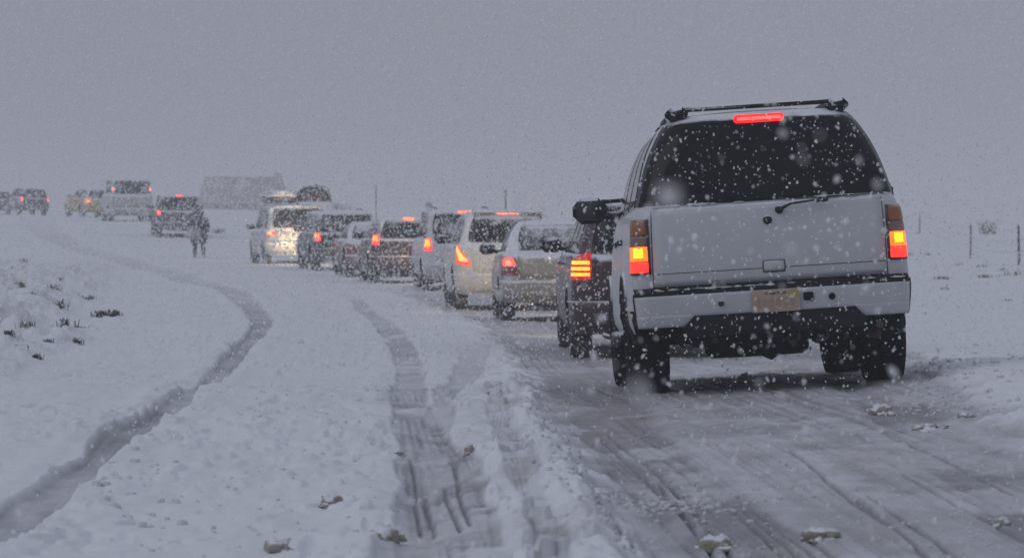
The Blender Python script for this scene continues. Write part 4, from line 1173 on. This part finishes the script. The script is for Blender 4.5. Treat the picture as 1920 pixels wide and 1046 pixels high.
# ------------------------------------------------------------------ walking person
def build_person(x, y):
    root = empty('person', (x, y, ground_z(x, y) - .02))
    tag(root, 'person in dark hooded jacket and long coat walking away beside the queue', 'person')
    root.rotation_euler = (0, 0, R(8)); root.scale = (1.16, 1.1, .98)
    def skin(name, pts, edges, mat, sub=2):
        me = bpy.data.meshes.new(name); me.from_pydata([p[:3] for p in pts], edges, []); me.update()
        o = bpy.data.objects.new(name, me); COL.objects.link(o); o.parent = root
        o.modifiers.new('skin', 'SKIN')
        for i, p in enumerate(pts):
            sv = me.skin_vertices[0].data[i]; sv.radius = (p[3], p[4] if len(p) > 4 else p[3]); sv.use_root = (i == 0)
        s = o.modifiers.new('sub', 'SUBSURF'); s.levels = sub; s.render_levels = sub
        me.materials.append(mat)
        for pl in me.polygons: pl.use_smooth = True
        return o
    dark = dusted('dark_clothing', (.028, .032, .045), rough=.9, snow=.0, grime=0, coat=0, cling=.22, spec=.1)
    # body: pelvis, spine, neck, head, arms with hands, legs with feet; leaning forward
    P = [(0, 0, .86, .15, .12), (0, .04, 1.08, .15, .12), (0, .10, 1.30, .17, .12), (0, .15, 1.40, .07), (0, .20, 1.52, .10, .115), (0, .21, 1.60, .075, .09),
         (-.19, .11, 1.32, .075), (-.25, .14, 1.06, .06), (-.21, .26, .86, .045), (-.20, .29, .79, .035),
         (.19, .11, 1.32, .075), (.26, .10, 1.06, .06), (.25, .18, .84, .045), (.245, .20, .77, .035),
         (-.10, .0, .78, .10), (-.11, .09, .46, .075), (-.11, .0, .10, .055), (-.11, .16, .05, .05, .04),
         (.10, -.0, .78, .10), (.12, -.06, .46, .075), (.12, -.20, .12, .055), (.12, -.06, .05, .05, .04)]
    E = [(0, 1), (1, 2), (2, 3), (3, 4), (4, 5), (2, 6), (6, 7), (7, 8), (8, 9), (2, 10), (10, 11), (11, 12), (12, 13), (0, 14), (14, 15), (15, 16), (16, 17), (0, 18), (18, 19), (19, 20), (20, 21)]
    skin('body', P, E, dusted('trouser_cloth', (.022, .024, .032), rough=.9, snow=.2, grime=.4, grime_c=(.12, .12, .13), coat=0, cling=.18, spec=.1))
    # long coat: flared shell from shoulders to the knee
    prof = [(.50, .245, .19), (.62, .25, .19), (.80, .235, .18), (.95, .215, .165), (1.10, .215, .165), (1.25, .235, .17), (1.36, .205, .15), (1.42, .11, .11)]
    V = []; F = []; n = 28
    for z, a, b in prof:
        for k in range(n):
            th = 2 * math.pi * k / n
            wv = 1 + .05 * math.sin(5 * th + z * 3) * (1.4 - z)
            V.append((a * wv * math.cos(th), .02 + max(0, z - .8) * .20 + b * wv * math.sin(th), z))
    for i in range(len(prof) - 1):
        for k in range(n): F.append((i * n + k, i * n + (k + 1) % n, (i + 1) * n + (k + 1) % n, (i + 1) * n + k))
    co = mesh_obj('coat', V, F, dusted('coat_cloth', (.035, .045, .07), rough=.9, snow=.05, grime=0, coat=0, cling=.22, spec=.1), root)
    for sg in (-1, 1):
        MB().tube([(sg * .18, .11, 1.34), (sg * .255, .12, 1.06), (sg * .235, .22, .85)], [.085, .075, .06], 10).build('sleeve', MATS['coat_cloth'], co)
    # hood
    hb = MB(); hb.lump((0, .17, 1.53), (.15, .16, .175), 3, 3, .03, False); hb.build('hood', dark, root)
    # hands: palm and five fingers each
    for sg, (hx, hy, hz) in ((-1, (-.20, .295, .78)), (1, (.245, .205, .76))):
        h = MB(); h.lump((hx, hy, hz), (.022, .036, .045), 2, 2, .05, False)
        for i in range(4):
            yy = hy - .026 + i * .017; ln = (.055, .068, .065, .05)[i]
            h.tube([(hx, yy, hz - .03), (hx - sg * .006, yy + .004, hz - .03 - ln * .55), (hx - sg * .02, yy + .006, hz - .03 - ln)], [.009, .0085, .007], 6)
        h.tube([(hx - sg * .01, hy + .03, hz), (hx - sg * .02, hy + .055, hz - .03), (hx - sg * .022, hy + .06, hz - .055)], [.011, .010, .008], 6)
        h.build('hand', plain('skin_tone', (.35, .22, .17), .6), root)
    return root
build_person(X(373, 119), 119)

# ------------------------------------------------------------------ far house
def build_house():
    d = 400.0
    x0, x1 = X(372, d), X(538, d)
    cx = (x0 + x1) / 2; gz = 1.5 + (405 - 397) / FPX * d
    root = empty('house', (cx, d, gz))
    tag(root, 'long low house with brown hipped roof, faint in the snow behind the walking person', 'house')
    h = (x1 - x0) / 2; e = .95; rt = (397 - 331) / FPX * d
    wall = plain('pale_wall', (.42, .38, .35), .9, speck=.1, scale=2)
    roof = plain('brown_roof', (.31, .285, .265), .9, speck=.7, scale=.9)
    MB().box((0, 2.6, e / 2 - .6), (2 * h - .5, 4.6, e + 1.2)).build('wall', wall, root, False)
    b = .45
    MB().add([(-h - .2, -.1, e - .1), (h + .2, -.1, e - .1), (h + .2, 5.3, e - .1), (-h - .2, 5.3, e - .1), (-h + .55, 2.3, rt), (h - .85, 2.3, rt), (h - .85, 2.9, rt), (-h + .55, 2.9, rt)],
             [(0, 1, 5, 4), (1, 2, 6, 5), (2, 3, 7, 6), (3, 0, 4, 7), (4, 5, 6, 7), (3, 2, 1, 0)]).build('roof', roof, root, False)
    g0, g1 = h - 2.1, h - .1
    MB().add([(g0, -.8, e - .15), (g1 + .35, -.8, e - .15), (g1 + .35, 3.0, e - .15), (g0, 3.0, e - .15), (g0 + .75, -.7, rt + .42), (g0 + 1.25, -.7, rt + .42), (g0 + 1.25, 2.6, rt + .42), (g0 + .75, 2.6, rt + .42)],
             [(0, 1, 5, 4), (1, 2, 6, 5), (2, 3, 7, 6), (3, 0, 4, 7), (4, 5, 6, 7), (3, 2, 1, 0)]).build('gable', roof, root, False)
    for wx in (-3.0, -1.6, -.1, 1.2):
        f = MB().box((wx, .27, .62), (.75, .08, .62), .01).build('window', plain('window_frame', (.3, .3, .3), .7), root, False)
        MB().box((wx, .22, .62), (.62, .04, .50)).build('pane', glass_mat('house_glass'), f, False)
    MB().box((2.4, .26, .45), (.6, .08, 1.1), .01).build('door', plain('door_brown', (.14, .10, .08), .7), root, False)
build_house()

# ------------------------------------------------------------------ fence on the right, lone posts
def post_mesh(h):
    m = MB()
    m.box((0, 0, h / 2 - .2), (.075, .014, h + .4)); m.box((0, .022, h / 2 - .2), (.016, .040, h + .4))
    for i in range(int(h / .12)): m.box((0, -.012, .15 + i * .12), (.03, .014, .035))
    return m
PM = dusted('weathered_post', (.035, .036, .038), rough=.8, snow=.3, grime=0, coat=0, cling=.1)
fence = empty('wire_fence', (15, 107, 0))
tag(fence, 'steel post and wire fence across the snowy field at right', 'fence')
fp = [(X(2080, 88), 88), (X(1911, 107), 107), (X(1820, 137), 137), (X(1724, 200), 200), (X(1690, 262), 262)]
tops = []
for i, (px_, py_) in enumerate(fp):
    h = (1.32, 1.30, 1.32, 1.25, 1.3)[i]
    o = post_mesh(h).build('post', PM, fence, False)
    z = float(G(px_, py_)) - .05
    o.location = (px_ - 15, py_ - 107, z); o.rotation_euler = (R((0, 1, 0, -1, 0)[i]), R((1, -1.6, 0, 1, 0)[i]), R(10))
    tops.append((px_ - 15, py_ - 107, z + h))
for k in range(3):
    w_ = MB()
    for a, b in zip(tops[:-1], tops[1:]):
        pts = []
        for t in np.linspace(0, 1, 9):
            pts.append((a[0] + (b[0] - a[0]) * t, a[1] + (b[1] - a[1]) * t, a[2] + (b[2] - a[2]) * t - .1 - .34 * k - .12 * 4 * t * (1 - t)))
        w_.tube(pts, .004, 4)
    w_.build('wire', plain('fence_wire', (.08, .08, .085), .6, metal=.5), fence)
for px_, d, hh, lab in ((705, 250, 2.4, 'thin grey post rising behind the dark grey SUV'), (948, 170, 1.75, 'thin post tip above the white crossover brake light')):
    x = X(px_, d); z = float(G(x, d))
    o = post_mesh(hh).build('roadside_post', PM, None, False); o.location = (x, d, z); o.scale = (1.1, 1.1, 1)
    tag(o, lab, 'post')

# ------------------------------------------------------------------ shrubs and tufts
M_BRUSH = plain('dry_brush', (.085, .08, .075), .9, speck=.5, scale=9)
M_BRUSH2 = plain('dry_grass', (.16, .13, .085), .9, speck=.4, scale=9)
def tuft(x, y, w, h, n, mat, name, label, cat, group=None, seed=0):
    r = random.Random(seed)
    m = MB()
    for i in range(n):
        bx_, by_ = r.gauss(0, .22) * w, r.gauss(0, .22) * w
        th = r.uniform(0, 6.28); ln = h * r.uniform(.45, 1.1); le = r.uniform(.3, 1.1)
        dx, dy = math.cos(th) * ln * le, math.sin(th) * ln * le
        tw_ = .006 * r.uniform(.7, 1.6) * max(1, w / .25)
        p0 = Vector((bx_, by_, -.04)); p1 = Vector((bx_ + dx * .4, by_ + dy * .4, ln * .6)); p2 = Vector((bx_ + dx, by_ + dy, ln * (1 - .3 * le)))
        a = Vector((-math.sin(th), math.cos(th), 0)) * tw_
        m.add([p0 - a, p0 + a, p1 + a * .8, p1 - a * .8, p2], [(0, 1, 2, 3), (3, 2, 4)])
        if r.random() < .6:
            q = p1 + Vector((r.uniform(-1, 1), r.uniform(-1, 1), r.uniform(.2, 1))) * ln * .35
            m.add([p1 - a, p1 + a, q], [(0, 1, 2)])
    o = m.build(name, mat, None, False)
    o.location = (x, y, ground_z(x, y))
    return tag(o, label, cat, group)
k = 0
for (px_, py_, wpx, hpx) in ((115, 593, 34, 18), (100, 562, 26, 12), (138, 564, 34, 14), (38, 566, 20, 12), (36, 551, 20, 10), (26, 518, 40, 14), (46, 493, 22, 9), (168, 566, 24, 8), (160, 568, 20, 8),
                             (48, 642, 36, 14), (122, 634, 30, 14), (142, 646, 24, 12), (6, 626, 22, 14), (70, 600, 22, 8), (150, 612, 20, 12), (90, 655, 22, 9), (30, 680, 34, 14), (66, 690, 26, 10),
                             (110, 545, 24, 8), (62, 580, 18, 8), (20, 600, 20, 10), (86, 620, 18, 8), (16, 660, 20, 10), (190, 545, 18, 6), (62, 530, 22, 8)):
    x, y = pix(px_, py_)
    s = FPX / y
    tuft(x, y, wpx / s, hpx / s * 1.1, 40, M_BRUSH if k % 3 else M_BRUSH2, 'brush_tuft', 'small dry brush tuft poking through the snow of the left bank', 'brush', 'brush tufts on the left bank', k)
    k += 1
x, y = pix(200, 592); s = FPX / y
for i, dx in enumerate((-.085, .085)):
    tuft(x + dx, y + i * .1, .30, .12, 110, M_BRUSH, 'brush_clump', ('left half of the largest dark brush clump on the left bank', 'right half of the largest dark brush clump on the left bank')[i], 'brush', None, 90 + i)
for i, (px_, py_, wpx, hpx) in enumerate(((1765, 521, 44, 7), (1850, 517, 60, 9), (1905, 516, 40, 12), (1770, 545, 22, 6), (1705, 461, 20, 8), (1738, 461, 14, 6), (1840, 503, 26, 6), (1880, 508, 20, 6), (1800, 500, 18, 5), (1890, 560, 20, 5))):
    x, y = pix(px_, py_)
    s = FPX / y
    tuft(x, y, wpx / s, hpx / s, 30, M_BRUSH2, 'grass_tuft', 'low dry grass tuft in the snowy field near the fence', 'grass tuft', 'grass tufts in the right field', 200 + i)
x, y = X(1852, 230), 230.0
tuft(x, y, 1.4, 1.1, 60, M_BRUSH2, 'shrub', 'faint grey shrub behind the middle fence post at right', 'shrub', None, 300)
for i, (px_, lab) in enumerate(((632, 'faint bare shrub above the dark grey SUV, left one'), (645, 'faint bare shrub above the dark grey SUV, right one'))):
    tuft(X(px_, 230), 230.0, .5, 1.5, 90, M_BRUSH, 'shrub', lab, 'shrub', None, 310 + i)
tuft(X(412, 150), 150.0, .6, .25, 60, M_BRUSH, 'shrub', 'low dark shrub in the snow right of the walking person', 'shrub', None, 320)

# ------------------------------------------------------------------ slush clumps dropped by wheels
M_CLUMP = dusted('brown_slush', (.46, .43, .37), rough=.9, snow=.30, grime=.5, grime_c=(.20, .165, .11), coat=0, grime_z=(-.02, .07), cling=.3, spec=.15)
for i, (px_, py_, w_, h_, lab) in enumerate((
        (1345, 1000, .115, .075, 'brown arched slush clump at bottom right of centre'), (1540, 988, .13, .065, 'brown slush clump with a dark notch, right of the arched one'),
        (1650, 757, .13, .09, 'ragged slush clump behind the right rear wheel of the large white SUV'), (1745, 785, .17, .045, 'flat brown slush clump right of the ragged one'),
        (1815, 765, .11, .05, 'small brown slush clump near the right edge'), (1878, 955, .07, .045, 'small brown slush lump at lower right edge'),
        (622, 948, .10, .06, 'brown-tinged snow lump left of the centre wheel rut'), (520, 1043, .10, .07, 'dirty snow lump at the bottom edge left of centre'),
        (720, 1022, .11, .08, 'dirty slush lump at the left lip of the centre rut'), (745, 855, .07, .04, 'dark slush bit on the left lip of the centre rut'), (880, 862, .05, .08, 'upright snow chunk on the right lip of the centre rut'),
        (1397, 694, .09, .05, 'grey slush lump beneath the large white SUV'))):
    x, y = pix(px_, py_)
    w_ *= .68; h_ *= .66
    m = MB()
    r = random.Random(i)
    m.lump((0, 0, 0), (w_ * .7, w_ * .8, h_), 60 + i, 3, .5)
    for j in range(13):
        a = r.uniform(0, 6.28); q = r.uniform(.4, 1.0)
        m.lump((math.cos(a) * w_ * q, math.sin(a) * w_ * q * 1.3, -.004), (w_ * r.uniform(.08, .40), w_ * r.uniform(.08, .40), h_ * r.uniform(.1, .5)), 80 + i * 10 + j, 2, .45)
    o = m.build('slush_clump', M_CLUMP)
    o.location = (x, y, ground_z(x, y) - .004)
    tag(o, lab, 'slush')

# loose snow clods thrown by the tyres: far too many to count
def clods():
    import bmesh
    base = []
    for s_ in range(5):
        m = MB().lump((0, 0, 0), (1, 1, .8), 400 + s_, 1, .45, False); base.append((np.array(m.v), m.f))
    V = []; F = []
    def put(x, y, s, i):
        z = ground_z_arr
        b, f = base[i % 5]
        a = rng.uniform(0, 6.28); c, sn = math.cos(a), math.sin(a)
        q = b * s * rng.uniform(.6, 1.2, 3)
        o = len(V)
        for p in q: V.append((x + p[0] * c - p[1] * sn, y + p[0] * sn + p[1] * c, p[2]))
        F.extend(tuple(k + o for k in t) for t in f)
    ground_z_arr = None
    pts = []
    for i in range(260):
        py = 720 + 326 * rng.random() ** .8 + rng.uniform(-8, 8)
        e = float(np.interp(py, [706, 758, 800, 870, 950, 1046], [1000, 1018, 1040, 1085, 1125, 1185]))
        px_ = e - abs(rng.normal(0, 45)) + 12
        pts.append((px_, py, rng.uniform(.006, .024)))
    for i in range(130):
        pts.append((rng.uniform(250, 760), rng.uniform(700, 1046), rng.uniform(.005, .016)))
    for i in range(40):
        pts.append((rng.normal(235, 40), rng.normal(910, 40), rng.uniform(.006, .03)))
    for i in range(500):
        pts.append((rng.uniform(1180, 1930), rng.uniform(740, 1046), rng.uniform(.004, .014)))
    for i in range(200):
        pts.append((rng.normal(1240, 90), rng.normal(925, 10), rng.uniform(.008, .022)))
    for i in range(220):
        pts.append((rng.uniform(1700, 1930), rng.uniform(640, 760), rng.uniform(.01, .03)))
    W = [(*pix(a, b), s) for a, b, s in pts]
    xs = np.array([a[0] for a in W]); ys = np.array([a[1] for a in W])
    zs = ground_height(xs, ys)[0]
    for i, (x, y, s) in enumerate(W):
        n0 = len(V); put(x, y, s, i)
        for j in range(n0, len(V)): V[j] = (V[j][0], V[j][1], V[j][2] + zs[i] + s * .12)
    o = mesh_obj('snow_clods', V, F, plain('clod_snow', (.66, .67, .70), .95, speck=.25, scale=6))
    tag(o, 'loose snow clods scattered along the ruts', None, None, 'stuff')
clods()

# ------------------------------------------------------------------ falling snow
def falling_snow():
    n_near, n_mid, n_band = 27000, 150000, 190000
    def cloud(n, y0, y1, smin, smax):
        y = (y0 ** 3 + (y1 ** 3 - y0 ** 3) * rng.random(n)) ** (1 / 3)
        x = rng.uniform(-1, 1, n) * (.19 * y + .3)
        z = CAMZ + y * rng.uniform(-.105, .085, n)
        s = smin + (smax - smin) * rng.random(n) ** 2.2
        return x, y, z, s
    A = cloud(n_near, 2.2, 27, .0022, .0078); B = cloud(n_mid, 58, 116, .010, .024); D_ = cloud(n_band, 27, 62, .005, .0135)
    x, y, z, s = [np.concatenate(t) for t in zip(A, B, D_)]
    g = G(x, y) + .03
    ok = z > g
    x, y, z, s = x[ok], y[ok], z[ok], s[ok]
    # not inside the big SUV
    oct_ = np.array([(1, 0, 0), (-1, 0, 0), (0, 1, 0), (0, -1, 0), (0, 0, 1), (0, 0, -1)], float)
    tri = [(0, 2, 4), (2, 1, 4), (1, 3, 4), (3, 0, 4), (2, 0, 5), (1, 2, 5), (3, 1, 5), (0, 3, 5)]
    # rounder flake for those that show large
    v2 = [tuple(p) for p in oct_]; t2 = []; mid = {}
    def mp_(i, j):
        k = (min(i, j), max(i, j))
        if k not in mid:
            q = np.array(v2[i]) + np.array(v2[j]); mid[k] = len(v2); v2.append(tuple(q / np.linalg.norm(q)))
        return mid[k]
    for i, j, k in tri:
        p, q, w_ = mp_(i, j), mp_(j, k), mp_(k, i)
        t2 += [(i, p, w_), (p, j, q), (w_, q, k), (p, q, w_)]
    def make(sel, base, tris):
        N = int(sel.sum()); nb = len(base)
        P = base[None] * (s[sel][:, None, None] * rng.uniform(.72, 1.22, (N, nb, 1)))
        P = P * rng.uniform(.7, 1.2, (N, 1, 3)); P[:, :, 2] *= 1.25
        a = rng.uniform(0, 6.28, N); c, sn = np.cos(a)[:, None], np.sin(a)[:, None]
        X_ = P[:, :, 0] * c - P[:, :, 1] * sn; Y_ = P[:, :, 0] * sn + P[:, :, 1] * c
        t = rng.uniform(-.4, .4, N)[:, None]
        Q = np.stack([X_ + P[:, :, 2] * t + x[sel][:, None], Y_ + y[sel][:, None], P[:, :, 2] + z[sel][:, None]], -1).reshape(-1, 3)
        return Q, (np.array(tris)[None] + (np.arange(N) * nb)[:, None, None]).reshape(-1, 3)
    inview = (np.abs(x) < .155 * y + .1) & (np.abs(z - CAMZ + .017 * y) < .085 * y)
    big = (s / y > .00042) & inview
    Q1, F1 = make(big, np.array(v2), t2); Q2, F2 = make(~big, np.array([(1, 1, 1), (1, -1, -1), (-1, 1, -1), (-1, -1, 1)], float) * .85, [(0, 1, 2), (0, 3, 1), (0, 2, 3), (1, 3, 2)])
    Q = np.concatenate([Q1, Q2]); F = np.concatenate([F1, F2 + len(Q1)])
    me = bpy.data.meshes.new('falling_snow')
    me.vertices.add(len(Q)); me.vertices.foreach_set('co', Q.astype(np.float32).ravel())
    me.loops.add(len(F) * 3); me.loops.foreach_set('vertex_index', F.astype(np.int32).ravel())
    me.polygons.add(len(F)); me.polygons.foreach_set('loop_start', np.arange(0, len(F) * 3, 3, dtype=np.int32))
    me.polygons.foreach_set('use_smooth', np.zeros(len(F), bool))
    m, n_, l, b, out = new_mat('snowflake')
    df = n_.new('ShaderNodeBsdfDiffuse'); df.inputs[0].default_value = rgb((.98, .98, .98))
    tp = n_.new('ShaderNodeBsdfTransparent'); m2 = n_.new('ShaderNodeMixShader'); m2.inputs[0].default_value = .54
    l.new(tp.outputs[0], m2.inputs[1]); l.new(df.outputs[0], m2.inputs[2]); l.new(m2.outputs[0], out.inputs[0])
    me.materials.append(m)
    me.update(calc_edges=True)
    o = bpy.data.objects.new('falling_snow', me); COL.objects.link(o)
    tag(o, 'snowflakes falling through the air', None, None, 'stuff')
falling_snow()

# ------------------------------------------------------------------ snow haze
HAZE = .0021
hz = MB().box((0, 0, 0), (2600, 2600, 17)).build('haze', None, None, False)
hz.location = (0, 200, 4.0)
m = bpy.data.materials.new('haze_air'); m.use_nodes = True
m.node_tree.nodes.clear()
o_ = m.node_tree.nodes.new('ShaderNodeOutputMaterial'); pv = m.node_tree.nodes.new('ShaderNodeVolumePrincipled')
pv.inputs['Color'].default_value = (.97, .97, .98, 1); pv.inputs['Density'].default_value = HAZE
m.node_tree.links.new(pv.outputs[0], o_.inputs['Volume'])
hz.data.materials.append(m)
tag(hz, 'pale haze of drifting snow', None, None, 'stuff')
